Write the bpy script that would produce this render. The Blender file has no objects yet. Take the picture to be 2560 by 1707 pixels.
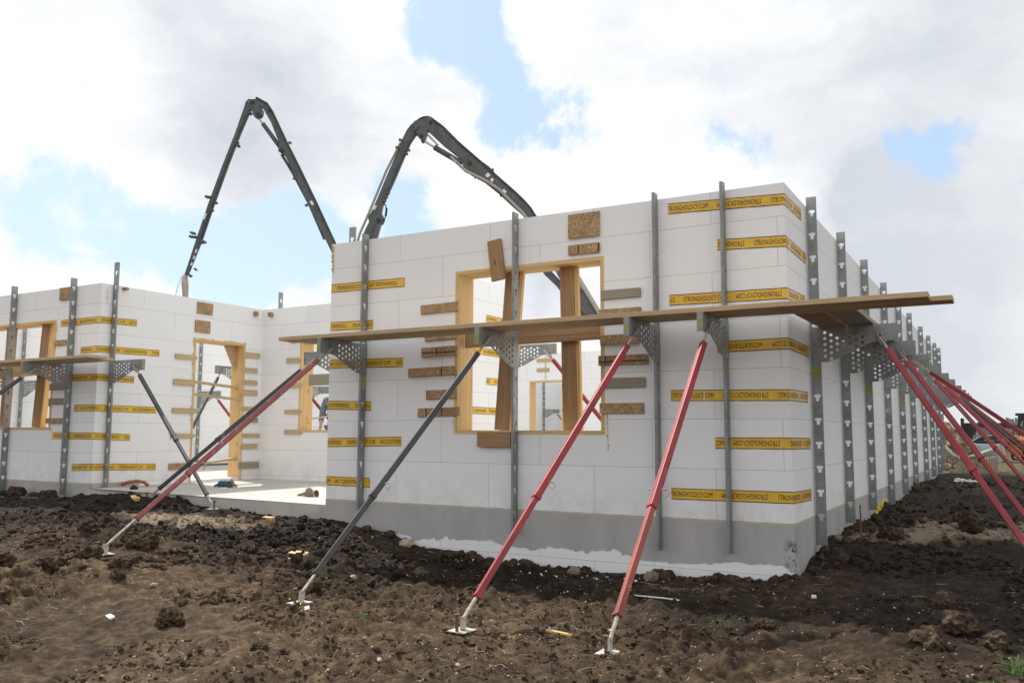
import bpy, bmesh, math, random
import numpy as np
from mathutils import Vector, Matrix
R = math.radians
random.seed(7); rng = np.random.default_rng(7)
sc = bpy.context.scene
col = sc.collection

# ------------------------------------------------------------------ camera, sky, sun, exposure
CAM = Vector((1.6838, -7.8494, 0.7785)); YAW, PITCH, ROLL, F = 0.5231, 0.1055, 0.0038, 2156.98
fw = Vector((-math.sin(YAW)*math.cos(PITCH), math.cos(YAW)*math.cos(PITCH), math.sin(PITCH)))
rt = Vector((math.cos(YAW), math.sin(YAW), 0)); up = rt.cross(fw)
r2 = rt*math.cos(ROLL)+up*math.sin(ROLL); u2 = -rt*math.sin(ROLL)+up*math.cos(ROLL)
cd = bpy.data.cameras.new('camera'); cam = bpy.data.objects.new('camera', cd); col.objects.link(cam)
cam.matrix_world = Matrix.Translation(CAM) @ Matrix((r2, u2, -fw)).transposed().to_4x4()
cd.sensor_width = 36; cd.lens = F/2560*36; cd.clip_start = 0.05; cd.clip_end = 3000
sc.camera = cam
sc.view_settings.view_transform = 'Standard'; sc.view_settings.look = 'None'
sc.view_settings.exposure = 0.25; sc.view_settings.gamma = 1
SUNV = Vector((-2.5, 1.12, 3.12)).normalized()
el = math.asin(SUNV.z); az = math.atan2(SUNV.x, SUNV.y)
sd = bpy.data.lights.new('sun', 'SUN'); sd.energy = 4.2; sd.angle = R(0.6); sd.color = (1, .955, .88)
sun = bpy.data.objects.new('sun', sd); col.objects.link(sun); sun.rotation_euler = (-SUNV).to_track_quat('-Z', 'Y').to_euler()

def dirpx(px, py):
    v = fw + r2*((px*1.08843-1280)/F) - u2*((py*1.08843-853.5)/F)
    return v.normalized()

class NT:
    def __init__(s, nt): s.nt = nt; s.n = nt.nodes; s.l = nt.links
    def node(s, t, **k):
        n = s.n.new(t)
        for a, b in k.items():
            if a == 'ins':
                for i, v in b.items():
                    if isinstance(v, bpy.types.NodeSocket): s.l.new(v, n.inputs[i])
                    else: n.inputs[i].default_value = v
            else: setattr(n, a, b)
        return n
    def math(s, op, a, b=0.0, c=0.0, clamp=False):
        n = s.node('ShaderNodeMath', operation=op, use_clamp=clamp, ins={0: a, 1: b, 2: c}); return n.outputs[0]
    def vm(s, op, a, b=(0, 0, 0)):
        n = s.node('ShaderNodeVectorMath', operation=op, ins={0: a, 1: b}); return n
    def noise(s, vec, scale, detail=4, rough=.5, dist=0, out='Fac'):
        return s.node('ShaderNodeTexNoise', ins={'Vector': vec, 'Scale': scale, 'Detail': detail, 'Roughness': rough, 'Distortion': dist}).outputs[out]
    def ramp(s, fac, pts, interp='LINEAR'):
        n = s.node('ShaderNodeValToRGB', ins={0: fac}); e = n.color_ramp.elements; n.color_ramp.interpolation = interp
        while len(e) < len(pts): e.new(.5)
        for q, (p, c) in zip(e, pts): q.position = p; q.color = (c, c, c, 1) if not hasattr(c, '__len__') else (*c, 1)
        return n.outputs[0]
    def mr(s, v, a, b, c=0., d=1., smooth=True):
        return s.node('ShaderNodeMapRange', interpolation_type='SMOOTHSTEP' if smooth else 'LINEAR', ins={0: v, 1: a, 2: b, 3: c, 4: d}).outputs[0]
    def mix(s, f, a, b, bt='MIX'):
        n = s.node('ShaderNodeMix', data_type='RGBA', blend_type=bt, clamp_factor=True)
        for i, v in ((0, f), (6, a), (7, b)):
            if isinstance(v, bpy.types.NodeSocket): s.l.new(v, n.inputs[i])
            else: n.inputs[i].default_value = v if i == 0 else (*v[:3], 1)
        return n.outputs[2]

w = bpy.data.worlds.new('World'); sc.world = w; w.use_nodes = True
T = NT(w.node_tree); T.n.clear()
sky = T.node('ShaderNodeTexSky', sky_type='NISHITA', sun_disc=False, sun_elevation=el, sun_rotation=az, air_density=1.0, dust_density=1.5)
gen = T.node('ShaderNodeTexCoord').outputs['Generated']
dn = T.vm('NORMALIZE', gen).outputs[0]
warp = T.noise(dn, 4.5, 9, .62, 0, 'Color')
wv = T.vm('MULTIPLY', T.vm('SUBTRACT', warp, (.5, .5, .5)).outputs[0], (.13, .13, .13)).outputs[0]
dw = T.vm('ADD', dn, wv).outputs[0]
def blobs(lst, vec):
    acc = None
    for (x, y, r, a) in lst:
        d = T.vm('DISTANCE', vec, tuple(dirpx(x, y))).outputs['Value']
        m = T.mr(d, r/1982*1.6, r/1982*.3, 0, a)
        acc = m if acc is None else T.math('ADD', acc, m)
    return T.math('MINIMUM', acc, 1.05)
BLUE = [(1015, 30, 85, .8), (1070, 120, 80, .9), (1120, 215, 85, .9), (1175, 290, 85, .95), (1320, 318, 70, .85), (1420, 300, 45, .6), (1240, 330, 60, .6), (1130, 330, 70, .5),
        (60, 480, 120, .75), (200, 510, 100, .8), (300, 560, 80, .5), (430, 575, 100, .75), (560, 590, 110, .85), (690, 560, 110, .85), (640, 480, 80, .4), (930, 520, 85, .8), (890, 590, 70, .7), (930, 440, 60, .4),
        (2120, 385, 62, .62), (2170, 350, 50, .45), (2230, 315, 45, .3), (2050, 362, 42, .35), (150, 160, 60, .35), (1640, 325, 50, .5), (1740, 335, 50, .45), (60, 420, 80, .4), (480, 690, 90, .45), (1260, 240, 40, .4), (1010, -60, 120, .8), (210, 410, 70, .5)]
GREY = [(520, 190, 200, .45), (640, 290, 160, .35), (450, 120, 120, .2), (2010, 510, 110, .85), (1950, 450, 60, .4), (2130, 745, 120, .7), (2310, 250, 380, .4), (1900, 90, 300, .25), (1230, 680, 100, .55), (2200, 560, 150, .35),
        (2080, 960, 260, .3), (2340, 700, 260, .25), (860, 330, 110, .2), (1400, 780, 150, .25)]
big = T.noise(dw, 3.2, 8, .62)
fine = T.noise(dn, 12.0, 14, .69, .35)
blue = blobs(BLUE, dw)
cl = T.math('SUBTRACT', 1.0, blue)
cl = T.math('ADD', cl, T.math('MULTIPLY', T.math('SUBTRACT', fine, .5), 2.5))
cl = T.math('ADD', cl, T.math('MULTIPLY', T.math('SUBTRACT', big, .5), .7))
cmask = T.mr(cl, .10, .74)
dz_ = T.vm('MULTIPLY', dw, (1, 1, 2.3)).outputs[0]
gr = T.math('ADD', blobs(GREY, dw), T.math('MULTIPLY', T.math('SUBTRACT', T.noise(dz_, 5.0, 12, .6), .5), 2.0), clamp=True)
cloudcol = T.mix(gr, (8.7, 8.8, 9.0), (5.5, 5.85, 6.4))
# whiter on the left, duller to the right, as the cloud deck thickens that way
side = T.mr(T.vm('DOT_PRODUCT', dn, tuple(r2)).outputs['Value'], .15, .75)
cloudcol = T.mix(T.math('MULTIPLY', side, .55), cloudcol, (7.1, 7.35, 7.5))
skyb = T.mix(.66, T.vm('MULTIPLY', sky.outputs[0], (1.2, 1.2, 1.2)).outputs[0], (5.4, 7.2, 9.6))
fin = T.mix(cmask, skyb, cloudcol)
bg = T.node('ShaderNodeBackground', ins={0: fin, 1: 0.1})
T.l.new(bg.outputs[0], T.node('ShaderNodeOutputWorld').inputs[0])

# ------------------------------------------------------------------ materials
def mat(name):
    m = bpy.data.materials.new(name); m.use_nodes = True; t = NT(m.node_tree)
    b = m.node_tree.nodes['Principled BSDF']; return m, t, b
def setc(t, b, c, rough=.6, metal=0, bump=None, bs=.2, bd=.01, spec=None):
    if isinstance(c, bpy.types.NodeSocket): t.l.new(c, b.inputs['Base Color'])
    else: b.inputs['Base Color'].default_value = (*c, 1)
    if isinstance(rough, bpy.types.NodeSocket): t.l.new(rough, b.inputs['Roughness'])
    else: b.inputs['Roughness'].default_value = rough
    b.inputs['Metallic'].default_value = metal
    if spec is not None: b.inputs['Specular IOR Level'].default_value = spec
    if bump is not None:
        n = t.node('ShaderNodeBump', ins={'Height': bump, 'Strength': bs, 'Distance': bd}); t.l.new(n.outputs[0], b.inputs['Normal'])
def obj_co(t): return t.node('ShaderNodeTexCoord').outputs['Object']
def simple(name, c, rough=.6, metal=0, var=.15, scale=8, bs=.15):
    m, t, b = mat(name); co = obj_co(t)
    n = t.noise(co, scale, 6, .6); f = t.mr(n, .3, .7, 1-var, 1+var)
    cc = t.vm('SCALE', tuple(c)); t.l.new(f, cc.inputs['Scale'])
    setc(t, b, cc.outputs[0], rough, metal, n, bs, .004); return m

# white EPS foam blocks: 457 mm courses, staggered joints, smudges
M = {}
m, t, b = mat('white_foam'); co = obj_co(t)
sx = t.node('ShaderNodeSeparateXYZ', ins={0: co})
u = t.math('ADD', sx.outputs[0], sx.outputs[1])
uv = t.node('ShaderNodeCombineXYZ', ins={0: t.math('ADD', u, 40.33), 1: t.math('ADD', sx.outputs[2], 4.57)}).outputs[0]
wob = t.vm('ADD', uv, t.vm('MULTIPLY', t.vm('SUBTRACT', t.noise(co, 3, 2, .5, 0, 'Color'), (.5, .5, .5)).outputs[0], (.006, .006, 0)).outputs[0]).outputs[0]
br = t.node('ShaderNodeTexBrick', offset=.5, ins={'Vector': wob, 'Scale': 1.0, 'Mortar Size': .0016, 'Mortar Smooth': .6, 'Brick Width': 1.22, 'Row Height': .457, 'Color1': (1, 1, 1, 1), 'Color2': (.96, .96, .96, 1), 'Mortar': (0, 0, 0, 1)})
seam = t.math('MULTIPLY', br.outputs['Fac'], t.mr(t.noise(co, 2.1, 3, .6), .4, .75, .03, .33))
base = t.mix(1.0, (.87, .872, .87), br.outputs['Color'], 'MULTIPLY')
big_ = t.noise(co, .9, 5, .6)
base = t.mix(t.mr(big_, .45, .75, 0, .35), base, (.79, .79, .785))
grv = t.node('ShaderNodeTexWave', wave_type='BANDS', bands_direction='X', wave_profile='SIN', ins={'Vector': uv, 'Scale': 9.8, 'Distortion': 0.0}).outputs['Fac']
base = t.mix(t.mr(grv, .8, 1.0, 0, .16), base, (.6, .6, .6))
spots = t.noise(co, 7, 9, .72); sp2 = t.math('MULTIPLY', t.mr(spots, .68, .76), t.mr(t.noise(co, 1.7, 2), .5, .65))
base = t.mix(t.math('MULTIPLY', sp2, .55), base, (.25, .23, .21))
dust = t.math('MULTIPLY', t.mr(sx.outputs[2], .45, -.05), t.mr(t.noise(co, 5, 6, .7), .35, .75))
dust = t.math('MULTIPLY', dust, t.mr(sx.outputs[2], -.12, -.02, .25, 1))
base = t.mix(t.math('MULTIPLY', dust, .35), base, (.42, .38, .33))
sc1 = t.noise(t.vm('MULTIPLY', co, (14, 14, 90)).outputs[0], 1, 3, .5); sc2 = t.math('MULTIPLY', t.mr(sc1, .66, .72), t.mr(t.noise(co, 2.7, 2), .56, .64))
base = t.mix(t.math('MULTIPLY', sc2, .5), base, (.30, .27, .28))
base = t.mix(seam, base, (.38, .34, .30))
hb = t.math('SUBTRACT', t.math('MULTIPLY', t.noise(co, 160, 2), .12), t.math('MULTIPLY', seam, .5))
setc(t, b, base, .75, 0, hb, .35, .003, .3); M['foam'] = m

m, t, b = mat('grey_membrane'); co = obj_co(t)
st = t.noise(t.vm('MULTIPLY', co, (1.6, 1.6, .5)).outputs[0], 1.6, 6, .62)
c = t.ramp(st, [(.25, (.33, .315, .30)), (.5, (.41, .395, .38)), (.75, (.48, .465, .45))])
c = t.mix(t.math('MULTIPLY', t.mr(t.noise(t.vm('MULTIPLY', co, (5, 5, .9)).outputs[0], 1, 4), .62, .75), .5), c, (.33, .26, .17))
c = t.mix(t.mr(t.noise(co, 4, 7, .7), .62, .75, 0, .5), c, (.2, .17, .14))
sxm = t.node('ShaderNodeSeparateXYZ', ins={0: co}); zz = sxm.outputs[2]
c = t.mix(t.mr(zz, -.028, -.012, 0, .8), c, (.50, .42, .30))
dd_ = t.vm('LENGTH', t.vm('MULTIPLY', co, (1, 1, 0)).outputs[0]).outputs['Value']
c = t.mix(t.math('MULTIPLY', t.mr(dd_, .11, .02), t.math('MULTIPLY', t.mr(zz, -.10, -.22), t.mr(t.noise(co, 9, 6, .7), .47, .58))), c, (.03, .025, .02))
setc(t, b, c, .8, 0, t.noise(co, 50, 5, .6), .3, .004); M['membrane'] = m

m, t, b = mat('concrete'); co = obj_co(t)
n1 = t.noise(co, 1.3, 8, .65); c = t.ramp(n1, [(.25, (.33, .31, .28)), (.5, (.46, .44, .40)), (.75, (.56, .53, .48))])
c = t.mix(t.mr(t.noise(co, 9, 7, .7), .6, .78, 0, .6), c, (.24, .20, .16))
setc(t, b, c, .85, 0, t.noise(co, 40, 6, .65), .3, .004); M['concrete'] = m

def wood(name, c0, c1, grey=.0):
    m, t, b = mat(name); uvn = t.node('ShaderNodeTexCoord').outputs['UV']
    g = t.noise(t.vm('MULTIPLY', uvn, (1.5, 26, 1)).outputs[0], 1, 6, .6, .4)
    c = t.mix(t.mr(g, .3, .72), c0, c1)
    rings = t.node('ShaderNodeTexWave', wave_type='BANDS', bands_direction='Y', ins={'Vector': uvn, 'Scale': 11, 'Distortion': 6, 'Detail': 3, 'Detail Scale': .35, 'Detail Roughness': .5}).outputs['Fac']
    c = t.mix(t.mr(rings, .55, 1, 0, .38), c, tuple(x*.62 for x in c0))
    vo = t.node('ShaderNodeTexVoronoi', feature='F1', ins={'Vector': t.vm('MULTIPLY', uvn, (2.2, 7, 1)).outputs[0], 'Scale': 1.0, 'Randomness': 1})
    c = t.mix(t.mr(vo.outputs['Distance'], .1, .05, 0, .85), c, (.10, .055, .03))
    c = t.mix(t.mr(t.noise(uvn, 3.0, 5, .6), .4, .7, grey*.3, grey), c, (.30, .27, .22))
    setc(t, b, c, .72, 0, g, .25, .003, .25); return m
M['lumber'] = wood('fresh_lumber', (.62, .40, .17), (.76, .55, .29))
M['lumber_dark'] = wood('brown_lumber', (.31, .185, .09), (.43, .275, .145))
M['plank'] = wood('weathered_plank', (.50, .36, .20), (.63, .47, .28), .25)
M['grey_board'] = wood('grey_board', (.30, .25, .18), (.38, .33, .25), .5)
m, t, b = mat('osb_board'); uvn = t.node('ShaderNodeTexCoord').outputs['UV']
vo = t.node('ShaderNodeTexVoronoi', feature='F1', ins={'Vector': t.vm('ADD', uvn, t.vm('SCALE', t.noise(uvn, 9, 3, .5, 0, 'Color')).outputs[0]).outputs[0], 'Scale': 24, 'Randomness': 1})
sh = t.node('ShaderNodeSeparateColor', ins={0: vo.outputs['Color']})
c = t.ramp(sh.outputs[0], [(0, (.20, .115, .05)), (.35, (.36, .225, .11)), (.7, (.47, .31, .155)), (1, (.58, .42, .23))])
c = t.mix(t.mr(t.noise(uvn, 4, 3), .45, .7, 0, .5), c, (.2, .12, .06))
setc(t, b, c, .75, 0, sh.outputs[1], .3, .003); M['osb'] = m

m, t, b = mat('galvanised_steel'); co = obj_co(t)
n1 = t.noise(co, 6, 8, .7); c = t.ramp(n1, [(.3, (.17, .18, .175)), (.5, (.27, .285, .28)), (.72, (.40, .41, .40))])
c = t.mix(t.mr(t.noise(co, 11, 6, .7), .63, .76, 0, .7), c, (.24, .15, .08))
c = t.mix(t.mr(t.noise(co, 25, 4, .7), .66, .74, 0, .7), c, (.5, .5, .48))
setc(t, b, c, t.mr(n1, .3, .7, .42, .66), .45, n1, .12, .003); M['galv'] = m
def paint(name, c, chip, rough=.42, amount=.64):
    m, t, b = mat(name); co = obj_co(t)
    cc = t.mix(t.mr(t.noise(co, 3, 5, .6), .35, .7), c, tuple(x*.68 for x in c))
    cc = t.mix(t.mr(t.noise(co, 22, 8, .75), amount, amount+.05), cc, chip)
    cc = t.mix(t.mr(t.noise(co, 4, 6, .7), .55, .8, 0, .45), cc, (.28, .2, .16))
    setc(t, b, cc, rough, 0, t.noise(co, 30, 4), .1, .002); return m
M['red'] = paint('red_paint', (.33, .030, .038), (.42, .33, .29), .5, .66)
M['red_faded'] = paint('faded_red_paint', (.34, .085, .085), (.45, .40, .36), .55, .57)
M['red_rusty'] = paint('rusty_orange_paint', (.33, .062, .045), (.45, .30, .2), .55, .6)
M['dark'] = paint('dark_grey_paint', (.06, .062, .066), (.20, .17, .15), .6, .66)
M['boom'] = paint('boom_grey_paint', (.105, .11, .112), (.16, .14, .12), .55, .7)
M['boom_edge'] = paint('boom_flange_paint', (.04, .044, .048), (.14, .12, .11), .55, .7)
M['yellow_eq'] = paint('machine_yellow', (.62, .36, .02), (.2, .14, .05), .45, .68)
M['black_eq'] = simple('black_steel', (.02, .02, .022), .5)
M['rust'] = simple('rusty_steel', (.15, .085, .055), .85, 0, .4, 30)
M['zinc'] = simple('zinc_steel', (.42, .38, .32), .5, .3, .3, 30)
M['pale'] = simple('pale_plate', (.50, .46, .41), .6, 0, .2, 20)
M['white_paint'] = simple('white_paint', (.75, .76, .76), .5)
m, t, b = mat('tape_yellow'); co = obj_co(t)
c = t.mix(t.mr(t.noise(co, 5, 6, .65), .35, .7), (.82, .50, .035), (.66, .39, .035))
c = t.mix(t.mr(t.noise(t.vm('MULTIPLY', co, (10, 10, 60)).outputs[0], 1, 5, .7), .62, .72, 0, .5), c, (.80, .68, .35))
setc(t, b, c, .4, 0, t.noise(co, 14, 4), .5, .01); M['tape_yellow'] = m
M['tape_black'] = simple('tape_black', (.025, .022, .02), .5)
M['sticker'] = simple('yellow_sticker', (.33, .30, .08), .6)
M['spray'] = simple('yellow_spray_foam', (.62, .56, .22), .8, 0, .25, 40, .8)
M['spray_bright'] = simple('bright_yellow_foam', (.70, .56, .08), .8, 0, .25, 30, .8)
M['rubber'] = simple('black_rubber', (.018, .018, .018), .8)
M['chrome'] = simple('cylinder_rod', (.62, .64, .65), .25, .8, .05)
M['glass'] = simple('dark_glass', (.03, .045, .055), .08, 0, .1)
M['silver'] = simple('silver_car_paint', (.42, .50, .55), .28, .4, .05, 2, 0)
M['skin'] = simple('skin', (.50, .30, .21), .6)
M['denim'] = simple('denim', (.07, .13, .24), .9, 0, .3, 40)
M['orange'] = simple('orange_hose', (.30, .10, .05), .6)
M['plastic'] = simple('clear_plastic_bag', (.6, .6, .6), .3)
M['glove'] = simple('dusty_glove', (.20, .165, .12), .9, 0, .35, 25, .6)
M['glove_blue'] = simple('blue_glove', (.035, .10, .17), .9, 0, .3, 25, .6)
M['straw'] = simple('straw', (.50, .40, .25), .8, 0, .3, 20)
M['grass'] = simple('green_grass', (.12, .22, .045), .7, 0, .3, 20)
M['bark'] = simple('bare_trees', (.24, .235, .225), .95, 0, .25, 3)
M['stone'] = simple('pale_stone', (.42, .33, .23), .85, 0, .3, 18, .8)
M['grey_stone'] = simple('grey_stone', (.22, .18, .14), .9, 0, .3, 14, .8)
M['pile'] = simple('pile_dirt', (.17, .12, .075), .95, 0, .75, 5, .9)
m, t, b = mat('plaid_shirt'); co = obj_co(t)
ck = t.node('ShaderNodeTexChecker', ins={'Vector': co, 'Scale': 22, 'Color1': (.20, .25, .27, 1), 'Color2': (.09, .13, .17, 1)})
setc(t, b, ck.outputs[0], .9); M['plaid'] = m

def soil(name, light=0.0):
    m, t, b = mat(name); co = obj_co(t)
    n1 = t.noise(co, .55, 6, .6); n2 = t.noise(co, 9, 12, .78); n3 = t.noise(co, 38, 6, .7)
    dark = t.ramp(n2, [(.28, (.009, .0065, .005)), (.5, (.027, .019, .0135)), (.74, (.072, .050, .034))])
    tan = t.ramp(n2, [(.28, (.032, .021, .013)), (.5, (.122, .080, .047)), (.72, (.29, .20, .122))])
    return m, t, b, co, n1, n2, n3, dark, tan
m, t, b, co, n1, n2, n3, dark, tan = soil('soil')
sx = t.node('ShaderNodeSeparateXYZ', ins={0: co}); X, Y = sx.outputs[0], sx.outputs[1]
def patch(cx, cy, rx, ry, rot=0):
    q = t.vm('SUBTRACT', co, (cx, cy, 0)).outputs[0]
    mp = t.node('ShaderNodeMapping', vector_type='POINT', ins={'Vector': q, 'Rotation': (0, 0, -rot), 'Scale': (1, 1, 1)})
    s_ = t.vm('MULTIPLY', mp.outputs[0], (1/rx, 1/ry, 0)).outputs[0]
    return t.mr(t.vm('LENGTH', s_).outputs['Value'], 1.15, .45)
dry = t.math('ADD', t.mr(n1, .40, .60, 0, .6), t.mr(Y, -1.3, -3.2, 0, .62))
dry = t.math('SUBTRACT', dry, t.mr(X, -3.6, -6.5, 0, .45))
dry = t.math('SUBTRACT', dry, t.math('MULTIPLY', t.mr(Y, -2.4, -.7), .25), clamp=True)
sand = t.math('MAXIMUM', patch(1.1, 2.5, 2.2, .6, .42), patch(-6.6, -.95, 1.3, .55, 0))
sand = t.math('MAXIMUM', sand, patch(2.8, 4.4, 1.8, .35, .1))
sand = t.math('MULTIPLY', sand, t.mr(n2, .30, .50))
c = t.mix(t.math('MULTIPLY', dry, t.mr(n2, .32, .62, .55, 1)), dark, tan)
c = t.mix(sand, c, t.mix(n3, (.20, .15, .105), (.42, .34, .25)))
veg = t.math('MULTIPLY', t.mr(Y, 19, 24), t.mr(n2, .4, .6))
c = t.mix(veg, c, (.17, .15, .075))
c = t.mix(t.mr(n3, .68, .76, 0, .75), c, (.30, .23, .15))
pv = t.node('ShaderNodeTexVoronoi', feature='F1', ins={'Vector': co, 'Scale': 26, 'Randomness': 1})
c = t.mix(t.math('MULTIPLY', t.mr(pv.outputs['Distance'], .16, .11), t.mr(t.noise(co, 3.3, 3), .5, .6)), c, (.40, .35, .29))
hb = t.math('ADD', t.math('MULTIPLY', n2, .7), t.math('MULTIPLY', n3, .5))
setc(t, b, c, .93, 0, hb, 1.0, .05, .2); M['soil'] = m
m, t, b, co, n1, n2, n3, dark, tan = soil('soil_clod')
setc(t, b, t.mix(t.mr(n3, .35, .65, .0, .55), dark, tan), .95, 0, n3, .8, .012, .2); M['clod'] = m

# ------------------------------------------------------------------ helpers
class MB:
    def __init__(s): s.v = []; s.f = []; s.uv = []; s.mi = []; s.cur = 0
    def face(s, idx, uvs=None):
        s.f.append(idx); s.uv.append(uvs or [(s.v[i][0]+s.v[i][1], s.v[i][2]) for i in idx]); s.mi.append(s.cur)
    def obox(s, p0, p1, w_, t_, wd=(0, 0, 1), c=0.0):
        """bar from p0 to p1; w_ measured along wd, t_ across"""
        p0, p1 = Vector(p0), Vector(p1); a = (p1-p0); L = a.length; a.normalize()
        wd = Vector(wd); wd = (wd-a*wd.dot(a)).normalized(); n = a.cross(wd); o = len(s.v); rr = random.random()*20
        for x in (0, L):
            for y in (-.5, .5):
                for z in (-.5, .5): s.v.append(p0+a*x+wd*(w_*y)+n*(t_*z))
        co = lambda i: ((L if i & 4 else 0)+rr, (w_ if i & 2 else 0)+(t_ if i & 1 else 0)+rr)
        for q in ((0, 1, 3, 2), (4, 6, 7, 5), (0, 4, 5, 1), (2, 3, 7, 6), (0, 2, 6, 4), (1, 5, 7, 3)):
            s.face([o+i for i in q], [co(i) for i in q])
        return s
    def box(s, x0, x1, y0, y1, z0, z1):
        L = (x1-x0, y1-y0, z1-z0); k = L.index(max(L)); c = Vector(((x0+x1)/2, (y0+y1)/2, (z0+z1)/2))
        e = Vector([0, 0, 0]); e[k] = L[k]/2; wi = (k+1) % 3; ti = (k+2) % 3
        wd = [0, 0, 0]; wd[wi] = 1
        return s.obox(c-e, c+e, L[wi], L[ti], wd)
    def tube(s, pts, r, seg=10, cap=True):
        pts = [Vector(p) for p in pts]; rings = []; rs = r if hasattr(r, '__len__') else [r]*len(pts)
        prev = None
        for i, p in enumerate(pts):
            d = (pts[min(i+1, len(pts)-1)]-pts[max(i-1, 0)]).normalized()
            if prev is None:
                a = d.orthogonal().normalized()
            else: a = (prev-d*prev.dot(d)).normalized()
            prev = a; b_ = d.cross(a); o = len(s.v); rings.append(o)
            for k in range(seg):
                th = 2*math.pi*k/seg; s.v.append(p+(a*math.cos(th)+b_*math.sin(th))*rs[i])
        for i in range(len(pts)-1):
            for k in range(seg):
                k2 = (k+1) % seg; s.face([rings[i]+k, rings[i]+k2, rings[i+1]+k2, rings[i+1]+k])
        if cap:
            s.face([rings[0]+k for k in range(seg)][::-1]); s.face([rings[-1]+k for k in range(seg)])
        return s
    def prism(s, poly, origin, ax, ay, depth):
        """polygon in the (ax, ay) plane at origin, extruded by depth along the normal, centred"""
        origin = Vector(origin); ax = Vector(ax); ay = Vector(ay); n = ax.cross(ay).normalized(); o = len(s.v); N = len(poly)
        for k in (-.5, .5):
            for (x, y) in poly: s.v.append(origin+ax*x+ay*y+n*(depth*k))
        s.face([o+i for i in range(N)][::-1]); s.face([o+N+i for i in range(N)])
        for i in range(N):
            j = (i+1) % N; s.face([o+i, o+j, o+N+j, o+N+i])
        return s
    def blob(s, c, r, sub=2, amp=.25, sq=(1, 1, 1), seed=0, rot=0):
        bm = bmesh.new(); bmesh.ops.create_icosphere(bm, subdivisions=sub, radius=1); rg = random.Random(seed)
        ph = [rg.uniform(0, 6.3) for _ in range(9)]; o = len(s.v); cr, sr = math.cos(rot), math.sin(rot)
        for v in bm.verts:
            p = v.co; k = 1+amp*(math.sin(3*p.x+ph[0])*math.cos(2.5*p.y+ph[1])+.6*math.sin(6*p.y+ph[2]+2*p.z)*math.cos(5*p.z+ph[3])+.4*math.sin(11*p.x+ph[4])*math.sin(10*p.z+ph[5]))+rg.uniform(-amp, amp)*.35
            q = Vector((p.x*sq[0]*k*r, p.y*sq[1]*k*r, p.z*sq[2]*k*r)); s.v.append(Vector((q.x*cr-q.y*sr, q.x*sr+q.y*cr, q.z))+Vector(c))
        for f in bm.faces: s.face([o+v.index for v in f.verts])
        bm.free(); return s
    def add_mesh(s, me, M4=Matrix.Identity(4)):
        o = len(s.v)
        for v in me.vertices: s.v.append(M4 @ v.co)
        for p in me.polygons: s.face([o+i for i in p.vertices])
        return s
    def build(s, name, mats, parent=None, smooth=False, bevel=0):
        me = bpy.data.meshes.new(name); me.from_pydata([tuple(v) for v in s.v], [], s.f)
        mats = mats if isinstance(mats, (list, tuple)) else [mats]
        for m_ in mats: me.materials.append(M[m_])
        uvl = me.uv_layers.new(name='UVMap')
        fl = [c for q in s.uv for u_ in q for c in u_]
        uvl.data.foreach_set('uv', fl)
        me.polygons.foreach_set('material_index', s.mi)
        if smooth: me.polygons.foreach_set('use_smooth', [True]*len(s.f))
        me.update()
        o = bpy.data.objects.new(name, me); col.objects.link(o)
        if parent: o.parent = parent
        if bevel:
            bv = o.modifiers.new('bevel', 'BEVEL'); bv.width = bevel; bv.segments = 2; bv.limit_method = 'ANGLE'
        return o
def tag(o, label=None, cat=None, group=None, kind=None):
    if label: o['label'] = label
    if cat: o['category'] = cat
    if group: o['group'] = group
    if kind: o['kind'] = kind
    return o
def thing(name, label, cat, loc=(0, 0, 0), rz=0, group=None):
    o = bpy.data.objects.new(name, None); col.objects.link(o); o.location = loc; o.rotation_euler = (0, 0, rz)
    o.empty_display_size = .1
    return tag(o, label, cat, group)

def curve_mesh(splines, depth):
    cu = bpy.data.curves.new('c', 'CURVE'); cu.dimensions = '2D'; cu.fill_mode = 'BOTH'; cu.extrude = depth/2
    for sp in splines:
        s_ = cu.splines.new('POLY'); s_.points.add(len(sp)-1); s_.use_cyclic_u = True
        for p, q in zip(s_.points, sp): p.co = (q[0], q[1], 0, 1)
    o = bpy.data.objects.new('c', cu); col.objects.link(o)
    dg = bpy.context.evaluated_depsgraph_get(); dg.update()
    me = bpy.data.meshes.new_from_object(o.evaluated_get(dg))
    bpy.data.objects.remove(o); bpy.data.curves.remove(cu); return me
def text_mesh(txt, size, sx_):
    cu = bpy.data.curves.new('t', 'FONT'); cu.body = txt; cu.size = size; cu.resolution_u = 2
    o = bpy.data.objects.new('t', cu); col.objects.link(o)
    dg = bpy.context.evaluated_depsgraph_get(); dg.update()
    me = bpy.data.meshes.new_from_object(o.evaluated_get(dg))
    bpy.data.objects.remove(o); bpy.data.curves.remove(cu)
    for v in me.vertices: v.co.x *= sx_
    return me
# plate meshes in local XZ (x, z), thickness along y
XZ = Matrix(((1, 0, 0, 0), (0, 0, -1, 0), (0, 1, 0, 0), (0, 0, 0, 1)))
def rect(x0, x1, y0, y1): return [(x0, y0), (x1, y0), (x1, y1), (x0, y1)]

def wall(name, axis, a0, a1, pos0, pos1, z0, z1, holes=(), parent=None, mt='foam'):
    """wall running along axis ('x' or 'y') from a0 to a1, between pos0 and pos1 across"""
    me = curve_mesh([rect(a0, a1, z0, z1)]+[rect(*h) for h in holes], pos1-pos0); c = (pos0+pos1)/2
    if axis == 'x': X4 = Matrix.Translation((0, c, 0)) @ XZ
    else: X4 = Matrix.Translation((c, 0, 0)) @ Matrix(((0, 0, 1, 0), (1, 0, 0, 0), (0, 1, 0, 0), (0, 0, 0, 1)))
    return MB().add_mesh(me, X4).build(name, mt, parent)

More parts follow.
